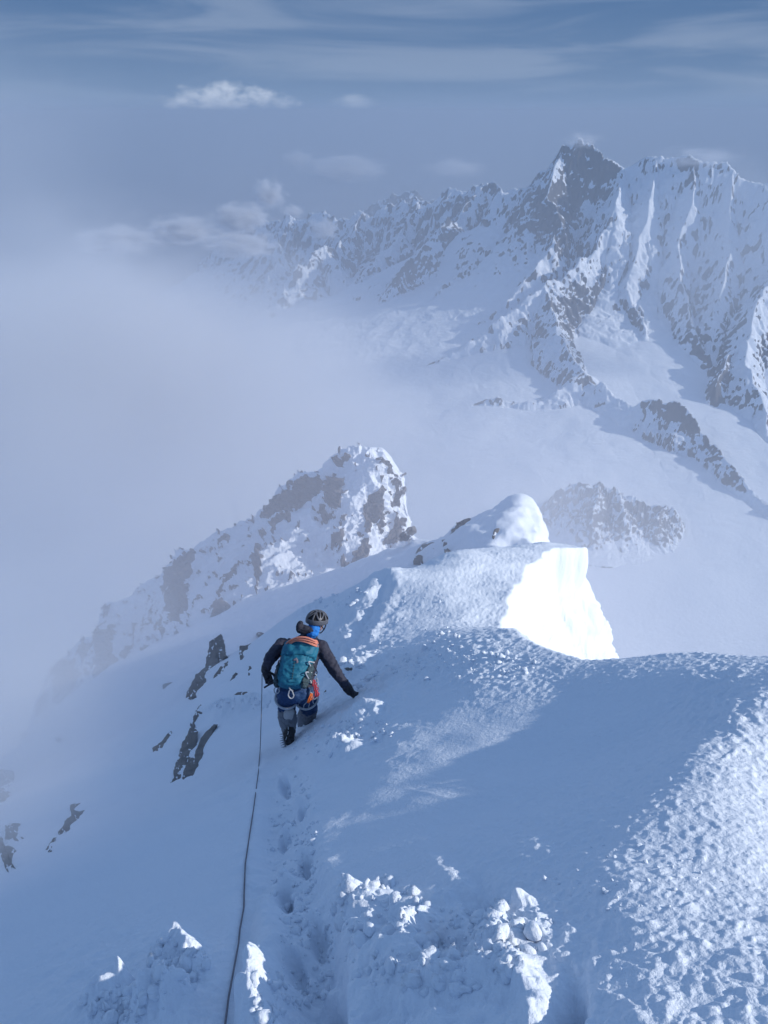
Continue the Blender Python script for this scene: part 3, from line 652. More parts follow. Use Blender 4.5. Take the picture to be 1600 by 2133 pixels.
for ri, ((lab, pl), tt) in enumerate(zip(ROCKS, _tt)):
    a = np.array(pl, float); x0, y0 = a.min(0) - 6; x1, y1 = a.max(0) + 6
    if np.isnan(tt).all(): print('NO HIT', lab); tt = np.full((4, 4), 45.)
    md = np.nanmedian(tt); tt = np.where(np.isnan(tt), md, tt); tt = np.clip(tt, md * .85, md * 1.18)
    print('rock', ri, round(float(md), 1))
    nx = int(np.clip((x1 - x0) / .9, 24, 120)); ny = int(np.clip((y1 - y0) / .9, 24, 150))
    gx_, gy_ = np.meshgrid(np.linspace(x0, x1, nx), np.linspace(y0, y1, ny))
    fx, fy = (gx_ - x0) / (x1 - x0) * 3, (gy_ - y0) / (y1 - y0) * 3
    ix, iy = np.minimum(fx.astype(int), 2), np.minimum(fy.astype(int), 2); fx -= ix; fy -= iy
    t = (tt[iy, ix] * (1 - fx) + tt[iy, ix + 1] * fx) * (1 - fy) + (tt[iy + 1, ix] * (1 - fx) + tt[iy + 1, ix + 1] * fx) * fy
    B = P(gx_, gy_, t); pxm = md / FP
    sd_ = poly_sd(gx_ + 1.6 * perlin(gx_ / 9, gy_ / 9, 0., 600 + ri) + .8 * perlin(gx_ / 3.5, gy_ / 3.5, 0., 601 + ri), gy_ + 1.6 * perlin(gx_ / 9, gy_ / 9, 0., 620 + ri), pl)
    hgt = np.where(sd_ > 0, np.minimum(sd_, 10) * .5 + .8, sd_ * 2.0) * pxm
    rel = (ridged(gx_ / 14, gy_ / 22, 0., oct=3, seed=640 + ri) - .8) * 3.0 * pxm * sstep(0, 4, sd_)
    nrm = Vector((-.45, -.1, .75)).normalized(); toward = np.array([nrm.x - .1, nrm.y - .35, nrm.z])
    B = B + toward * (hgt + rel)[..., None]
    kq = (sd_[:-1, :-1] > -3) & (sd_[1:, 1:] > -3)
    rockv = np.clip(.95 - .75 * sstep(.35, .8, fbm(gx_ / 6, gy_ / 9, 0., oct=3, seed=660 + ri)) - .3 * (ri == 18) * sstep(-.1, .3, fbm(gx_ / 3, gy_ / 3, 0., oct=2, seed=3)), 0, 1)
    o = grid_mesh('rock', B, M_rock, {'rock': rockv}, keep=kq, flip=True)
    # close the underside so that the rock is a solid body
    bm_sol = o.modifiers.new('body', 'SOLIDIFY'); bm_sol.thickness = max(.06, 8 * pxm); bm_sol.offset = -1
    o['label'] = lab; o['category'] = 'rock'; o['group'] = 'rocks breaking through the snow'
    rock_objs.append(o)

# ------------------------------------------------------------------ the climber
def v3(px, py, t): return Vector(P(px, py, t))
def add_cap(bm, p0, p1, r0, r1, axis=None, flat=1.0, seg=20, rings=6):
    """tapered capsule; cross-section scaled by flat along axis"""
    p0, p1 = Vector(p0), Vector(p1); d = (p1 - p0); L = d.length; d.normalize()
    a = Vector(axis) if axis is not None else (Vector((0, 0, 1)) if abs(d.z) < .9 else Vector((1, 0, 0)))
    a = (a - d * a.dot(d)).normalized(); b = d.cross(a)
    prof = [(-r0 * math.cos(k * math.pi / 2 / rings), r0 * math.sin(k * math.pi / 2 / rings)) for k in range(rings + 1)]
    prof += [(L + r1 * math.sin(k * math.pi / 2 / rings), r1 * math.cos(k * math.pi / 2 / rings)) for k in range(rings + 1)]
    rows = []
    for h, r in prof:
        rows.append([bm.verts.new(p0 + d * h + (a * math.cos(2 * math.pi * i / seg) * flat + b * math.sin(2 * math.pi * i / seg)) * max(r, 1e-4)) for i in range(seg)])
    for u, w in zip(rows[:-1], rows[1:]):
        for i in range(seg): bm.faces.new((u[i], u[(i + 1) % seg], w[(i + 1) % seg], w[i]))
    bm.faces.new(rows[0][::-1]); bm.faces.new(rows[-1])
def add_ell(bm, c, ax, ay, az, seg=20, rings=12):
    c = Vector(c); rows = []
    for j in range(1, rings):
        th = math.pi * j / rings
        rows.append([bm.verts.new(c + az * math.cos(th) + (ax * math.cos(2 * math.pi * i / seg) + ay * math.sin(2 * math.pi * i / seg)) * math.sin(th)) for i in range(seg)])
    t, b = bm.verts.new(c + az), bm.verts.new(c - az)
    for u, w in zip(rows[:-1], rows[1:]):
        for i in range(seg): bm.faces.new((u[i], w[i], w[(i + 1) % seg], u[(i + 1) % seg]))
    for i in range(seg): bm.faces.new((t, rows[0][i], rows[0][(i + 1) % seg])); bm.faces.new((b, rows[-1][(i + 1) % seg], rows[-1][i]))
def add_tube(bm, pts, r, seg=8, closed=False):
    pts = [Vector(p) for p in pts]; rows = []; n = len(pts); up = None
    for k, p in enumerate(pts):
        d = (pts[(k + 1) % n] - pts[k - 1]) if closed else (pts[min(k + 1, n - 1)] - pts[max(k - 1, 0)])
        d.normalize()
        a = (up if up is not None else (Vector((0, 0, 1)) if abs(d.z) < .9 else Vector((1, 0, 0)))); a = (a - d * a.dot(d)).normalized(); up = a; b = d.cross(a)
        rr_ = r[k] if isinstance(r, (list, tuple)) else r
        rows.append([bm.verts.new(p + (a * math.cos(2 * math.pi * i / seg) + b * math.sin(2 * math.pi * i / seg)) * rr_) for i in range(seg)])
    pairs = list(zip(rows[:-1], rows[1:])) + ([(rows[-1], rows[0])] if closed else [])
    for u, w in pairs:
        for i in range(seg): bm.faces.new((u[i], u[(i + 1) % seg], w[(i + 1) % seg], w[i]))
    if not closed: bm.faces.new(rows[0][::-1]); bm.faces.new(rows[-1])
def smooth_path(pts, n=12):
    pts = [Vector(p) for p in pts]; out = []
    for i in range(len(pts) - 1):
        a, b, c, d = pts[max(i - 1, 0)], pts[i], pts[i + 1], pts[min(i + 2, len(pts) - 1)]
        for k in range(n):
            f = k / n; out.append(b + .5 * f * (c - a + f * (2 * a - 5 * b + 4 * c - d + f * (3 * (b - c) + d - a))))
    return out + [pts[-1]]
def bm_obj(name, bm, mat, parent=None, smooth=True):
    bmesh.ops.recalc_face_normals(bm, faces=bm.faces)
    me = bpy.data.meshes.new(name); bm.to_mesh(me); bm.free()
    return finish(me, name, mat, smooth, parent)
def melt(name, bm, mat, parent=None, voxel=.012, its=6, wrinkle=0, wscale=.05):
    """fuse overlapping volumes into one continuous skin"""
    o = bm_obj(name, bm, None)
    m = o.modifiers.new('r', 'REMESH'); m.mode = 'VOXEL'; m.voxel_size = voxel
    m = o.modifiers.new('s', 'SMOOTH'); m.iterations = its; m.factor = .6
    dg = bpy.context.evaluated_depsgraph_get(); me = bpy.data.meshes.new_from_object(o.evaluated_get(dg))
    bpy.data.objects.remove(o)
    if wrinkle:
        n = len(me.vertices); co = np.empty(n * 3); no = np.empty(n * 3); me.vertices.foreach_get('co', co); me.vertices.foreach_get('normal', no)
        co = co.reshape(-1, 3); no = no.reshape(-1, 3)
        w_ = ridged(co[:, 0] / wscale, co[:, 1] / wscale, co[:, 2] / (wscale * .45), oct=2, seed=701)
        co = co + no * (wrinkle * (w_ - .8))[:, None]; me.vertices.foreach_set('co', co.ravel())
    me.name = name
    return finish(me, name, mat, True, parent)
M_jacket = simple_mat('jacket_cloth', (.030, .032, .055), .75, .4, 60)
M_hood = simple_mat('hood_cloth', (.022, .024, .04), .8, .3, 60)
M_trouser = simple_mat('trouser_cloth', (.014, .050, .14), .7, .4, 60)
M_gaiter = simple_mat('gaiter_cloth', (.17, .18, .21), .7, .4, 50, var=.3)
M_patch = simple_mat('gaiter_patch', (.42, .42, .43), .7, .2, 50)
M_glove = simple_mat('glove_leather', (.018, .018, .026), .6, .4, 120)
M_boot = simple_mat('boot_rubber', (.02, .02, .024), .6, .3, 90)
M_steel = simple_mat('steel', (.35, .37, .40), .35, 0, 50, metal=.9)
M_skin = simple_mat('skin', (.50, .30, .23), .55, .1, 90, var=.05)
M_shell = simple_mat('helmet_shell', (.095, .10, .12), .45, 0, 50, var=.06)
M_liner = simple_mat('helmet_liner', (.012, .012, .016), .9, 0, 50)
M_buff = simple_mat('scarf_cloth', (.02, .20, .62), .8, .3, 120, var=.3)
M_pack = simple_mat('pack_cloth', (.010, .14, .22), .65, .35, 50, var=.1)
M_pack2 = simple_mat('pack_side_cloth', (.04, .07, .085), .75, .5, 70, var=.3)
M_rope = simple_mat('rope_sheath', (.72, .27, .19), .8, .5, 300, var=.15)
M_rope2 = simple_mat('thin_rope_sheath', (.22, .21, .24), .8, .5, 300, var=.3)
M_web = simple_mat('webbing', (.42, .44, .48), .8, .3, 200)
M_red = simple_mat('red_webbing', (.50, .05, .07), .7, .2, 200, var=.35)
M_orange = simple_mat('orange_webbing', (.80, .16, .03), .7, .2, 200)
M_glass = simple_mat('goggle_lens', (.35, .38, .45), .15, 0, 50, spec=.8)

pelv, chest, neck = v3(616, 1432, 7.86), v3(629, 1358, 8.02), v3(647, 1324, 8.10)
shL, shR = v3(588, 1344, 8.08), v3(668, 1347, 8.04)
elL, wrL, haL = v3(562, 1372, 7.90), v3(553, 1396, 7.98), v3(556, 1406, 7.98)
elR, wrR, haR = v3(699, 1398, 7.98), v3(729, 1440, 8.02), v3(739, 1448, 8.03)
hipL, knL, anL = v3(599, 1440, 7.88), v3(597, 1478, 8.10), v3(602, 1521, 7.92)
hipR, knR, anR = v3(636, 1440, 7.92), v3(644, 1476, 8.25), v3(633, 1508, 8.45)
head = v3(661, 1294, 8.14)
SR = (shR - shL).normalized(); UP = (neck - pelv).normalized(); BK = UP.cross(SR).normalized()
if BK.y > 0: BK = -BK
person = bpy.data.objects.new('person', None); C.objects.link(person); person.location = v3(605, 1545, 7.9)
person['label'] = 'climber in dark jacket and helmet seen from behind, stepping down the snow ridge'; person['category'] = 'person'
def child(o):
    o.parent = person; o.matrix_parent_inverse = person.matrix_world.inverted() if False else __import__('mathutils').Matrix.Translation(-person.location); return o
hf = Vector((.55, .70, -.42)).normalized(); hu = (Vector((.10, .25, .95)) - hf * Vector((.10, .25, .95)).dot(hf)).normalized(); hr = hf.cross(hu)
# body: one continuous figure under the clothes
bm = bmesh.new()
add_ell(bm, head, hr * .073, hf * .092, hu * .108)
add_ell(bm, head + hf * .03 - hu * .055, hr * .052, hf * .062, hu * .06)
add_cap(bm, head + hf * .090 - hu * .005, head + hf * .108 - hu * .035, .009, .015)                      # nose
for s_ in (-1, 1): add_ell(bm, head + hr * .076 * s_ - hf * .005 - hu * .012, hr * .012, hf * .02, hu * .032)   # ears
add_ell(bm, head + hf * .088 - hu * .068, hr * .026, hf * .010, hu * .009)                                 # mouth
add_cap(bm, neck - UP * .02, head - hu * .05, .055, .055)
add_cap(bm, pelv, chest, .115, .135, SR, 1.15); add_cap(bm, chest, neck - UP * .04, .13, .07, SR, 1.2); add_cap(bm, shL, shR, .06, .06)
for a, b, c, d in ((shL, elL, wrL, haL), (shR, elR, wrR, haR)):
    add_cap(bm, a, b, .052, .040); add_cap(bm, b, c, .040, .028); add_cap(bm, c, d, .03, .03)
for a, b, c in ((hipL, knL, anL), (hipR, knR, anR)):
    add_cap(bm, a, b, .085, .055); add_cap(bm, b, c, .055, .04)
child(melt('body', bm, M_skin, voxel=.010, its=4))
# jacket
bm = bmesh.new()
add_cap(bm, pelv + UP * .02, chest, .135, .155, SR, 1.22); add_cap(bm, chest, neck - UP * .06, .15, .085, SR, 1.35)
add_cap(bm, shL + SR * .02 - UP * .015, shR - SR * .02 - UP * .015, .072, .072); add_cap(bm, neck - UP * .05, neck + UP * .015, .085, .072)
for a, b, c in ((shL, elL, wrL), (shR, elR, wrR)):
    add_cap(bm, a, b, .078, .062); add_cap(bm, b, b.lerp(c, .85), .060, .047)
child(melt('jacket', bm, M_jacket, voxel=.011, its=5, wrinkle=.010, wscale=.09))
# collar and hood lying to the left of the neck
bm = bmesh.new()
add_ell(bm, v3(632, 1311, 8.02), SR * .075, BK * .05, UP * .05); add_ell(bm, v3(624, 1304, 8.0), SR * .035, BK * .04, UP * .06); add_ell(bm, v3(645, 1314, 8.03), SR * .05, BK * .05, UP * .035)
child(melt('hood', bm, M_hood, voxel=.009, its=3, wrinkle=.006))
bm = bmesh.new(); add_cap(bm, v3(650, 1318, 8.06), v3(655, 1305, 8.08), .068, .060)
child(melt('neck_scarf', bm, M_buff, voxel=.009, its=3, wrinkle=.012, wscale=.04))
# trousers and gaiters
bm = bmesh.new()
add_cap(bm, pelv - UP * .03, pelv + UP * .05, .135, .13, SR, 1.25)
for s_, a, b in ((-1, hipL, knL), (1, hipR, knR)):
    add_ell(bm, a + BK * .05 - UP * .01 - SR * .01 * s_, SR * .098, BK * .10, UP * .105)
    add_cap(bm, a, b, .112, .088); add_ell(bm, b, SR * .085, BK * .08, UP * .09)
child(melt('trousers', bm, M_trouser, voxel=.011, its=5, wrinkle=.012, wscale=.08))
for nm, b, c, e in (('gaiter', knL, anL, 0), ('gaiter', knR, anR, 1)):
    bm = bmesh.new(); add_cap(bm, b.lerp(c, .02), b.lerp(c, .5), .092, .098); add_cap(bm, b.lerp(c, .5), c, .098, .068)
    g_ = child(melt(nm, bm, M_gaiter, voxel=.010, its=4, wrinkle=.012, wscale=.07))
    if e == 0:
        bm = bmesh.new(); add_ell(bm, v3(602, 1487, 7.94), Vector((1, 0, 0)) * .058, Vector((0, 1, -.9)).normalized() * .03, Vector((.1, .6, .75)).normalized() * .075)
        q_ = melt('calf_panel', bm, M_patch, voxel=.009, its=2, wrinkle=.006); q_.parent = g_
# boots with crampons
def boot(an, toe, heel):
    bm = bmesh.new(); add_cap(bm, an, heel, .062, .05); add_cap(bm, heel, toe, .05, .045, None, 1.0); add_cap(bm, an, an.lerp(toe, .6), .06, .04)
    o = child(melt('boot', bm, M_boot, voxel=.009, its=3, wrinkle=.004, wscale=.03))
    bm = bmesh.new(); d = (toe - heel).normalized(); w = d.cross(Vector((0, 0, 1))).normalized(); dn = w.cross(d).normalized()
    if dn.z > 0: dn = -dn
    for s_ in (-1, 1): add_tube(bm, [heel + w * .036 * s_ + dn * .055 - d * .03, toe + w * .042 * s_ + dn * .05], .007, 6)
    for k in range(5):
        c_ = heel.lerp(toe, k / 4.2) + dn * .052
        add_tube(bm, [c_ - w * .042, c_ + w * .042], .006, 6)
        for s_ in (-1, 1): add_cap(bm, c_ + w * .042 * s_, c_ + w * .048 * s_ + dn * .04, .008, .002, seg=6, rings=2)
    add_tube(bm, smooth_path([heel + w * .05 + dn * .03, heel - d * .055 - dn * .01, heel - w * .05 + dn * .03], 6), .005, 6)
    add_tube(bm, smooth_path([an + w * .062 - dn * 0, an - d * .07, an - w * .062, an + d * .065, an + w * .062], 6), .006, 6)
    c = bm_obj('crampon', bm, M_steel); c.parent = o
    return o
boot(v3(603, 1524, 7.90), v3(606, 1552, 7.90), v3(601, 1533, 7.84))
boot(v3(633, 1510, 8.46), v3(634, 1516, 8.72), v3(633, 1518, 8.50))
# gloves: palm, four fingers of different lengths and a thumb
def glove(wrist, palm, fdir, side, nrm, curl, cuff_from):
    bm = bmesh.new(); fdir = fdir.normalized(); side = (side - fdir * side.dot(fdir)).normalized(); nrm = fdir.cross(side).normalized() * (1 if nrm.dot(fdir.cross(side)) > 0 else -1)
    add_cap(bm, cuff_from, wrist, .054, .046); add_cap(bm, wrist, palm, .040, .044, nrm, .72)
    for k, ln in enumerate((.066, .078, .072, .056)):
        b = palm + side * (.033 - k * .022) + fdir * .028
        q = b + fdir * ln * .5 + nrm * curl * ln * .25; r = q + fdir * ln * .5 * (1 - curl * .7) + nrm * curl * ln * .6
        add_cap(bm, b, q, .0125, .0115, seg=10, rings=3); add_cap(bm, q, r, .0115, .010, seg=10, rings=3)
    b = palm + side * .040 - fdir * .02; q = b + side * .028 + fdir * .028 + nrm * .01; add_cap(bm, b, q, .015, .013, seg=10, rings=3); add_cap(bm, q, q + fdir * .03 + nrm * .012, .013, .011, seg=10, rings=3)
    return child(melt('glove', bm, M_glove, voxel=.0065, its=2))
snow_dn = Vector((.3, .35, -.6)).normalized()
glove(wrR, haR, Vector((.75, .35, -.35)), Vector((.3, -.9, -.3)), snow_dn, .45, elR.lerp(wrR, .82))
glove(wrL, haL, Vector((.25, .15, -.9)), Vector((.9, .1, .2)), Vector((.6, -.6, 0)), 1.0, elL.lerp(wrL, .75))
# helmet with vents
def sph(th, ph, r=(.112, .135, .112)):
    return head + hu * .012 - hf * .008 + hr * (r[0] * math.cos(th) * math.sin(ph)) + hf * (r[1] * math.cos(th) * math.cos(ph)) + hu * (r[2] * math.sin(th))
bm = bmesh.new(); nth, nph = 40, 120; vv = {}
for i in range(nth + 1):
    for j in range(nph):
        ph = 2 * math.pi * j / nph; lo_ = -.20 - .12 * max(0, -math.cos(ph)) + .18 * max(0, math.cos(ph))
        vv[i, j] = bm.verts.new(sph(lo_ + (math.pi / 2 - .01 - lo_) * i / nth, ph))
for i in range(nth):
    for j in range(nph):
        el = 90 * i / nth; ph = 360 * j / nph
        # windows between struts, largest on the flanks and back
        w = (ph % 40) / 40; open_ = (22 < el < 68 and .12 < w < .88 and abs((w - .5) * 46 - (el - 45) * (1 if int(ph // 40) % 2 else -1)) > 5.5) or (72 < el < 82 and .15 < w < .85)
        if not open_: bm.faces.new((vv[i, j], vv[i, (j + 1) % nph], vv[i + 1, (j + 1) % nph], vv[i + 1, j]))
hel = bm_obj('helmet', bm, M_shell); sm = hel.modifiers.new('t', 'SOLIDIFY'); sm.thickness = .008; child(hel)
bm = bmesh.new()
rows_ = [[bm.verts.new(sph(-.12 + (math.pi / 2 - .02 + .12) * i / 16, 2 * math.pi * j / 40, (.100, .122, .100))) for j in range(40)] for i in range(17)]
for u, w in zip(rows_[:-1], rows_[1:]):
    for j in range(40): bm.faces.new((u[j], u[(j + 1) % 40], w[(j + 1) % 40], w[j]))
bm.faces.new(rows_[-1]); ln_ = bm_obj('helmet_liner', bm, M_liner); ln_.parent = hel
bm = bmesh.new()
for s_ in (-1, 1):
    add_tube(bm, smooth_path([head + hr * .098 * s_ - hu * .01 + hf * .03, head + hr * .085 * s_ - hu * .06 + hf * .035, head + hr * .04 * s_ - hu * .118 + hf * .05, head - hu * .128 + hf * .055], 6), .006, 6)
    add_tube(bm, smooth_path([head + hr * .098 * s_ - hu * .01 - hf * .05, head + hr * .085 * s_ - hu * .06 + hf * .02], 6), .006, 6)
st_ = bm_obj('chin_strap', bm, M_glove); st_.parent = hel
bm = bmesh.new(); add_ell(bm, head + hf * .088 + hu * .012, hr * .068, hf * .018, hu * .028)
child(melt('goggles', bm, M_glass, voxel=.006, its=2))
# harness: waist belt, leg loops
bm = bmesh.new()
def ring(c, ax, ay, r, n=40): return [c + ax * math.cos(2 * math.pi * k / n) + ay * math.sin(2 * math.pi * k / n) for k in range(n)]
add_tube(bm, ring(pelv + UP * .045, SR * .178, BK * .148, 0), .017, 8, True)
for s_, a, b in ((-1, hipL, knL), (1, hipR, knR)):
    d = (b - a).normalized(); ax = (SR - d * SR.dot(d)).normalized(); ay = d.cross(ax)
    add_tube(bm, ring(a.lerp(b, .38) + BK * .01, ax * .118, ay * .128, 0), .012, 8, True)
add_tube(bm, smooth_path([pelv + BK * .16 + UP * .03, pelv + BK * .175 - UP * .06, a.lerp(b, .4) + BK * .12], 8), .007, 6)
child(bm_obj('harness', bm, M_web))

# ------------------------------------------------------------------ backpack and what hangs on it
pk = bpy.data.objects.new('backpack', None); C.objects.link(pk); pk.location = v3(602, 1432, 7.6)
pk['label'] = 'tall teal climbing backpack on the back of the climber'; pk['category'] = 'backpack'
from mathutils import Matrix
def pchild(o): o.parent = pk; o.matrix_parent_inverse = Matrix.Translation(-pk.location); return o
def loft_pack(secs, n=36, pw=2.8):
    """secs: (centre, half width, half depth); superellipse rings"""
    bm = bmesh.new(); rows = []
    for c, w, d in secs:
        row = []
        for k in range(n):
            a = 2 * math.pi * k / n; ca, sa = math.cos(a), math.sin(a)
            row.append(bm.verts.new(c + SR * (w * math.copysign(abs(ca) ** (2 / pw), ca)) + BK * (d * math.copysign(abs(sa) ** (2 / pw), sa))))
        rows.append(row)
    for u, w in zip(rows[:-1], rows[1:]):
        for k in range(n): bm.faces.new((u[k], u[(k + 1) % n], w[(k + 1) % n], w[k]))
    bm.faces.new(rows[0][::-1]); bm.faces.new(rows[-1]); return bm
pt, pb = v3(630, 1338, 7.90), v3(604, 1428, 7.66)
def pc(f): return pb.lerp(pt, f)
secs = []
for f, w, d in ((-.05, .05, .04), (-.03, .10, .08), (.02, .128, .105), (.12, .140, .120), (.3, .150, .128), (.5, .158, .130), (.66, .162, .125)): secs.append((pc(f), w, d))
bm = loft_pack(secs); pchild(melt('pack_bag', bm, M_pack, voxel=.010, its=2, wrinkle=.012, wscale=.10))
secs = []
for f, w, d in ((.60, .10, .10), (.62, .168, .140), (.68, .178, .148), (.82, .178, .142), (.95, .170, .120), (1.03, .145, .09), (1.07, .09, .05)): secs.append((pc(f) + SR * .004 + UP * 0, w, d))
bm = loft_pack(secs); pchild(melt('pack_lid', bm, M_pack, voxel=.010, its=2, wrinkle=.012, wscale=.12))
for s_ in (-1, 1):
    bm = bmesh.new(); add_cap(bm, pc(.04) + SR * .135 * s_, pc(.42) + SR * .158 * s_, .034, .03, BK, 2.2)
    pchild(melt('side_pocket', bm, M_pack2, voxel=.009, its=2, wrinkle=.016, wscale=.05))
    for f0, f1 in ((.15, .32), (.4, .55)):
        bm = bmesh.new(); add_tube(bm, smooth_path([pc(f0) + SR * .175 * s_ + BK * .03, pc((f0 + f1) / 2) + SR * .15 * s_ + BK * .12, pc(f1) + SR * .175 * s_ - BK * .02], 8), .007, 6); pchild(bm_obj('strap', bm, M_web if s_ > 0 else M_hood))
    bm = bmesh.new(); add_tube(bm, smooth_path([pc(.95) + SR * .10 * s_ - BK * .06, (shR if s_ > 0 else shL) - SR * .05 * s_ + UP * .07 - BK * .02, (shR if s_ > 0 else shL) - SR * .045 * s_ - BK * .07, chest - BK * .17 + SR * .12 * s_], 8), .018, 8); pchild(bm_obj('shoulder_strap', bm, M_hood))
bm = bmesh.new()
for x_, f in ((0, .52), (.012, .49), (-.012, .50), (.02, .45)): add_ell(bm, pc(f) + BK * .137 + SR * (x_ + .02), SR * .013, BK * .006, UP * .014)
pchild(melt('badge', bm, simple_mat('badge_print', (.20, .17, .20), .7), voxel=.005, its=1))
bm = bmesh.new()
for k in range(7): add_ell(bm, pc(.42 - k * .055) + BK * (.135 - .002 * k) + SR * (.015 + .003 * k), SR * .006, BK * .005, UP * .010)
pchild(bm_obj('daisy_chain', bm, M_pack2))
bm = bmesh.new()
for q in ([pc(.06) - SR * .14, pc(.0) - SR * .19 + BK * .03, pc(-.07) - SR * .25], [pc(.1) - SR * .15, pc(.08) - SR * .20, pc(.03) - SR * .215 + BK * .02]):
    add_tube(bm, smooth_path(q, 6), [.012] * 7 + [.009] * 6 if False else .010, 6)
pchild(bm_obj('hip_belt_end', bm, M_hood))

# orange rope coiled over the top of the pack
bm = bmesh.new(); rng = random.Random(5)
for k in range(9):
    o_ = BK * (.012 * (k % 3)) ; dn_ = k * 1.9
    pts = [v3(584 + dn_ * .25, 1378 + dn_, 7.98), v3(588 + dn_ * .4, 1356 + dn_ * .7, 7.93), v3(600 + dn_ * .2, 1338 + dn_ * .55, 7.80), v3(617, 1328 + dn_ * .55, 7.76),
           v3(637, 1327 + dn_ * .75, 7.74), v3(652 + dn_ * .1, 1332 + dn_ * .85, 7.76), v3(661, 1336 + dn_ * .8, 7.84), v3(664, 1346 + dn_ * .4, 8.1)]
    pts = [p + o_ + Vector((rng.uniform(-.004, .004), rng.uniform(-.004, .004), rng.uniform(-.004, .004))) for p in pts]
    add_tube(bm, smooth_path(pts, 8), .0058, 8)
rc = bm_obj('rope_coil', bm, M_rope); rc['label'] = 'salmon orange rope coiled over the top of the teal backpack'; rc['category'] = 'rope'

# gear hanging at the right hip
def carabiner(bm, c, ax, ay, r=.0045): add_tube(bm, [c + ax * (.028 * math.cos(a) * (1 if math.sin(a) > 0 else .75)) + ay * (.048 * math.sin(a)) for a in [2 * math.pi * k / 20 for k in range(20)]], r, 6, True)
for k, (x_, y_, mt, lab) in enumerate([(654, 1420, M_red, 'red quickdraw sling highest in the bunch on the climber right hip'), (657, 1430, M_red, 'red quickdraw sling in the middle of the bunch on the climber right hip'),
        (659, 1441, M_red, 'short red quickdraw lowest and outermost in the bunch on the climber right hip'), (648, 1448, M_orange, 'bright orange sling hanging behind the climber right thigh')]):
    e_ = bpy.data.objects.new('quickdraw', None); C.objects.link(e_); e_.location = v3(x_, y_, 7.75); e_['label'] = lab; e_['category'] = 'climbing gear'; e_['group'] = 'climbing gear on the harness'
    T = Matrix.Translation(-e_.location)
    dn = (v3(x_ - (4 if k == 3 else 1), y_ + 10, 7.75) - v3(x_, y_, 7.75)).normalized(); sd = dn.cross(Vector(ray(x_, y_))).normalized()
    c0 = v3(x_, y_, 7.75)
    bm = bmesh.new(); L_ = .085 if k == 3 else .05
    for s_ in (-1, 1): add_tube(bm, [c0 + sd * .006 * s_ - dn * .02, c0 + sd * .009 * s_ + dn * L_ * .5, c0 + sd * .006 * s_ + dn * L_], .008, 8)
    add_tube(bm, smooth_path([c0 + sd * .010, c0 + sd * .03 + dn * .02, c0 + sd * .012 + dn * .05], 5), .006, 6)
    o = bm_obj('sling', bm, mt); o.parent = e_; o.matrix_parent_inverse = T
    for q in (-.035, L_ + .03):
        bm = bmesh.new(); carabiner(bm, c0 + dn * q, sd, dn); o = bm_obj('carabiner', bm, M_steel if k != 1 else M_web); o.parent = e_; o.matrix_parent_inverse = T
e_ = bpy.data.objects.new('carabiner', None)
bpy.data.objects.remove(e_)
for k, (x_, y_, t_, lab) in enumerate([(606, 1446, 7.66, 'pale locking carabiner hanging at the middle of the harness back'), (577, 1436, 7.72, 'pale carabiner hanging at the climber left hip'), (655, 1398, 7.86, 'dark carabiner dangling from the pack strap beside the climber right arm')]):
    bm = bmesh.new(); c0 = v3(x_, y_, t_); dn = Vector((.1 - .3 * (k == 1), -.2, -1)).normalized(); sd = dn.cross(Vector(ray(x_, y_))).normalized(); carabiner(bm, c0, sd, dn, .0065 if k < 2 else .006)
    add_tube(bm, [c0 - dn * .048, c0 - dn * .09 - sd * .01], .008, 6)
    o = bm_obj('carabiner', bm, M_web if k < 2 else M_hood); o['label'] = lab; o['category'] = 'carabiner'; o['group'] = 'climbing gear on the harness'

# the thin rope running from the climber's left hand back up the snow to the camera
rp = [(546, 1402), (545, 1450), (543.5, 1500), (541.5, 1550)]
pts = [v3(546, 1404, 7.96), v3(545.5, 1440, 7.93), v3(544, 1500, 7.90)]
gp = [(542, 1560), (538, 1610), (529, 1680), (519, 1745), (511, 1800), (509, 1850), (508, 1890), (500, 1935), (497, 1965), (487, 2020), (476, 2080), (467, 2150), (455, 2220)]
gp = [tuple(np.array(gp[i]) * (1 - f) + np.array(gp[i + 1]) * f) for i in range(len(gp) - 1) for f in (0, .34, .67)]
tt = surf([a for a, b in gp], [b for a, b in gp]); tt = np.where(np.isnan(tt), np.interp(np.arange(len(tt)), np.where(~np.isnan(tt))[0], tt[~np.isnan(tt)]), tt)
tt = np.array([min(tt[i], (tt[max(i - 1, 0)] + tt[min(i + 1, len(tt) - 1)]) / 2) for i in range(len(tt))])
pts += [v3(a, b, t - .018) for (a, b), t in zip(gp, tt)]
bm = bmesh.new(); sp_ = smooth_path(pts, 5); add_tube(bm, sp_, .0042, 8)
tr_o = bm_obj('safety_rope', bm, M_rope2); tr_o['label'] = 'thin dark rope running from the climber left hand back up the trodden snow'; tr_o['category'] = 'rope'

# ------------------------------------------------------------------ air
def box_mesh(name, lo, hi):
    me = bpy.data.meshes.new(name)
    v = [(x, y, z) for z in (lo[2], hi[2]) for y in (lo[1], hi[1]) for x in (lo[0], hi[0])]
    me.from_pydata(v, [], [(0, 2, 3, 1), (4, 5, 7, 6), (0, 1, 5, 4), (2, 6, 7, 3), (0, 4, 6, 2), (1, 3, 7, 5)]); return me
def air(name, lo, hi, mat, smooth=False):
    o = finish(box_mesh(name, lo, hi), name, mat, smooth=False); o['kind'] = 'stuff'; return o
hm = bpy.data.materials.new('haze'); n, l = nodes_of(hm); n.clear()
out = n.new('ShaderNodeOutputMaterial'); pv = n.new('ShaderNodeVolumePrincipled')
pv.inputs['Color'].default_value = (.42, .52, .66, 1); pv.inputs['Density'].default_value = 1.25e-4; pv.inputs['Anisotropy'].default_value = .0
l.new(pv.outputs[0], out.inputs['Volume'])
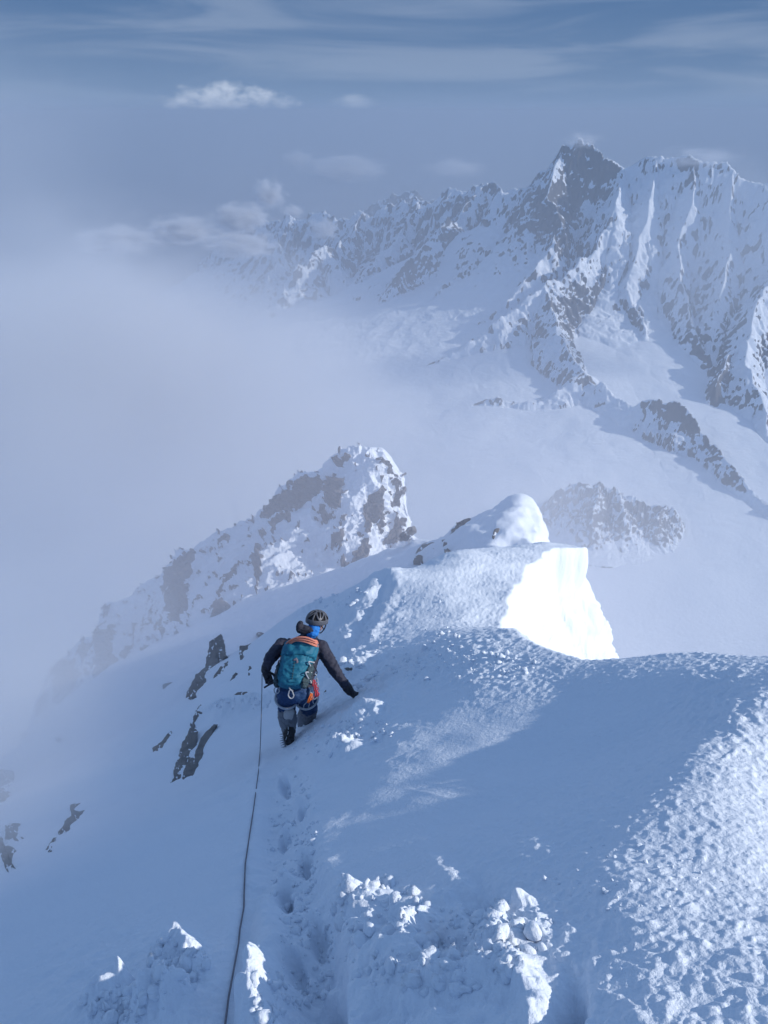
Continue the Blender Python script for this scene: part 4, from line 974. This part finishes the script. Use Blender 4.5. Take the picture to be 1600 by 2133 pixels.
air('haze', (-130000, -2000, -3000), (130000, 130000, 80), hm)

def blob(name, c, rad, dens, nscale, namt, color=(.93, .95, 1), edge=(.25, 1.0), step=1.0, stretch=(1, 1, 1), seed=0.0, aniso=0.15):
    """a soft body of fog or cloud: an ellipsoid of density worn away by noise"""
    o = finish(box_mesh(name, (-1, -1, -1), (1, 1, 1)), name, None, smooth=False)
    m = bpy.data.materials.new(name); n, l = nodes_of(m); n.clear(); o.data.materials.append(m)
    out = n.new('ShaderNodeOutputMaterial'); pv = n.new('ShaderNodeVolumePrincipled'); l.new(pv.outputs[0], out.inputs['Volume'])
    pv.inputs['Color'].default_value = (*color, 1); pv.inputs['Anisotropy'].default_value = aniso
    tcn = n.new('ShaderNodeTexCoord'); ln = n.new('ShaderNodeVectorMath'); ln.operation = 'LENGTH'; l.new(tcn.outputs['Object'], ln.inputs[0])
    mpn = n.new('ShaderNodeMapping'); mpn.inputs['Scale'].default_value = stretch; mpn.inputs['Location'].default_value = (seed, seed * 1.7, seed * .6)
    l.new(tcn.outputs['Object'], mpn.inputs[0])
    t = n.new('ShaderNodeTexNoise'); t.inputs['Scale'].default_value = nscale; t.inputs['Detail'].default_value = 4; t.inputs['Roughness'].default_value = .55
    l.new(mpn.outputs[0], t.inputs['Vector'])
    a = n.new('ShaderNodeMath'); a.operation = 'MULTIPLY_ADD'; l.new(t.outputs[0], a.inputs[0]); a.inputs[1].default_value = namt * 2; a.inputs[2].default_value = -namt + 0
    b = n.new('ShaderNodeMath'); b.operation = 'ADD'; l.new(ln.outputs['Value'], b.inputs[0]); l.new(a.outputs[0], b.inputs[1])
    r = n.new('ShaderNodeMapRange'); r.interpolation_type = 'SMOOTHERSTEP'; r.inputs['From Min'].default_value = edge[1]; r.inputs['From Max'].default_value = edge[0]
    r.inputs['To Max'].default_value = dens; l.new(b.outputs[0], r.inputs['Value'])
    # nothing outside the unit ball
    l2 = n.new('ShaderNodeMapRange'); l2.interpolation_type = 'SMOOTHSTEP'; l2.inputs['From Min'].default_value = 1.0; l2.inputs['From Max'].default_value = .85; l.new(ln.outputs['Value'], l2.inputs['Value'])
    q = n.new('ShaderNodeMath'); q.operation = 'MULTIPLY'; l.new(r.outputs[0], q.inputs[0]); l.new(l2.outputs[0], q.inputs[1])
    l.new(q.outputs[0], pv.inputs['Density'])
    m.cycles.volume_step_rate = step
    o.location = c; o.scale = rad; o['kind'] = 'stuff'
    return o
blob('fog_bank', P(235, 900, 340), (172, 230, 100), .020, 2.0, .55, step=.8, seed=2.3, edge=(.1, .95))
blob('fog_bank', P(120, 720, 520), (190, 200, 120), .006, 2.2, .7, step=.8, seed=12.3, edge=(.05, .95))
blob('fog_veil', P(-60, 480, 700), (210, 200, 260), .0022, 1.6, .5, step=.8, seed=17.3, edge=(.0, 1.0))
blob('mist', P(20, 1420, 62), (40, 40, 26), .013, 1.8, .5, step=.8, seed=5.1)
blob('mist', P(-90, 1660, 15), (7, 9, 6), .16, 1.8, .5, step=.6, seed=6.1)
blob('mist', P(-110, 1770, 7.5), (3.2, 3.4, 2.6), .30, 1.8, .45, step=.8, seed=8.1, edge=(.0, 1.0))
blob('thin_mist', P(700, 1200, 36), (36, 34, 26), .020, 1.2, .25, step=.8, seed=9.1, edge=(.0, 1.0), color=(.98, .95, 1))
blob('valley_mist', P(1250, 1180, 900), (560, 280, 130), .0013, 2.0, .6, step=.8, seed=7.7, stretch=(1, 1, 2))
blob('valley_mist', P(860, 1000, 1200), (360, 280, 110), .0022, 2.0, .6, step=.8, seed=57.7, stretch=(1, 1, 2))
for k, (a_, b_, t_, rx, rz, dn) in enumerate([(560, 405, 4300, 130, 110, .02), (500, 455, 4200, 230, 110, .018), (380, 480, 4100, 280, 100, .018), (610, 440, 4400, 90, 50, .02), (675, 478, 4700, 130, 90, .014),
        (250, 500, 4000, 330, 90, .014), (500, 510, 4000, 260, 90, .016), (720, 350, 9000, 700, 200, .0035), (620, 330, 9500, 300, 130, .004), (950, 350, 9000, 500, 150, .0025)]):
    blob('cloud', P(a_, b_, t_), (rx, rx * .8, rz), dn * 2.2, 3.0, .8, step=.8, edge=(.05, .85), seed=k * 3.1 + 1)
blob('high_veil', P(1500, 520, 3300), (650, 240, 480), .0015, 1.8, .5, step=.6, seed=21.0)
blob('summit_cloud', P(1215, 292, 4200), (150, 120, 60), .010, 2.6, .9, step=.8, edge=(.0, .8), seed=30.1)
blob('summit_cloud', P(1460, 330, 3850), (330, 160, 80), .007, 2.6, .9, step=.8, edge=(.0, .8), seed=34.1)
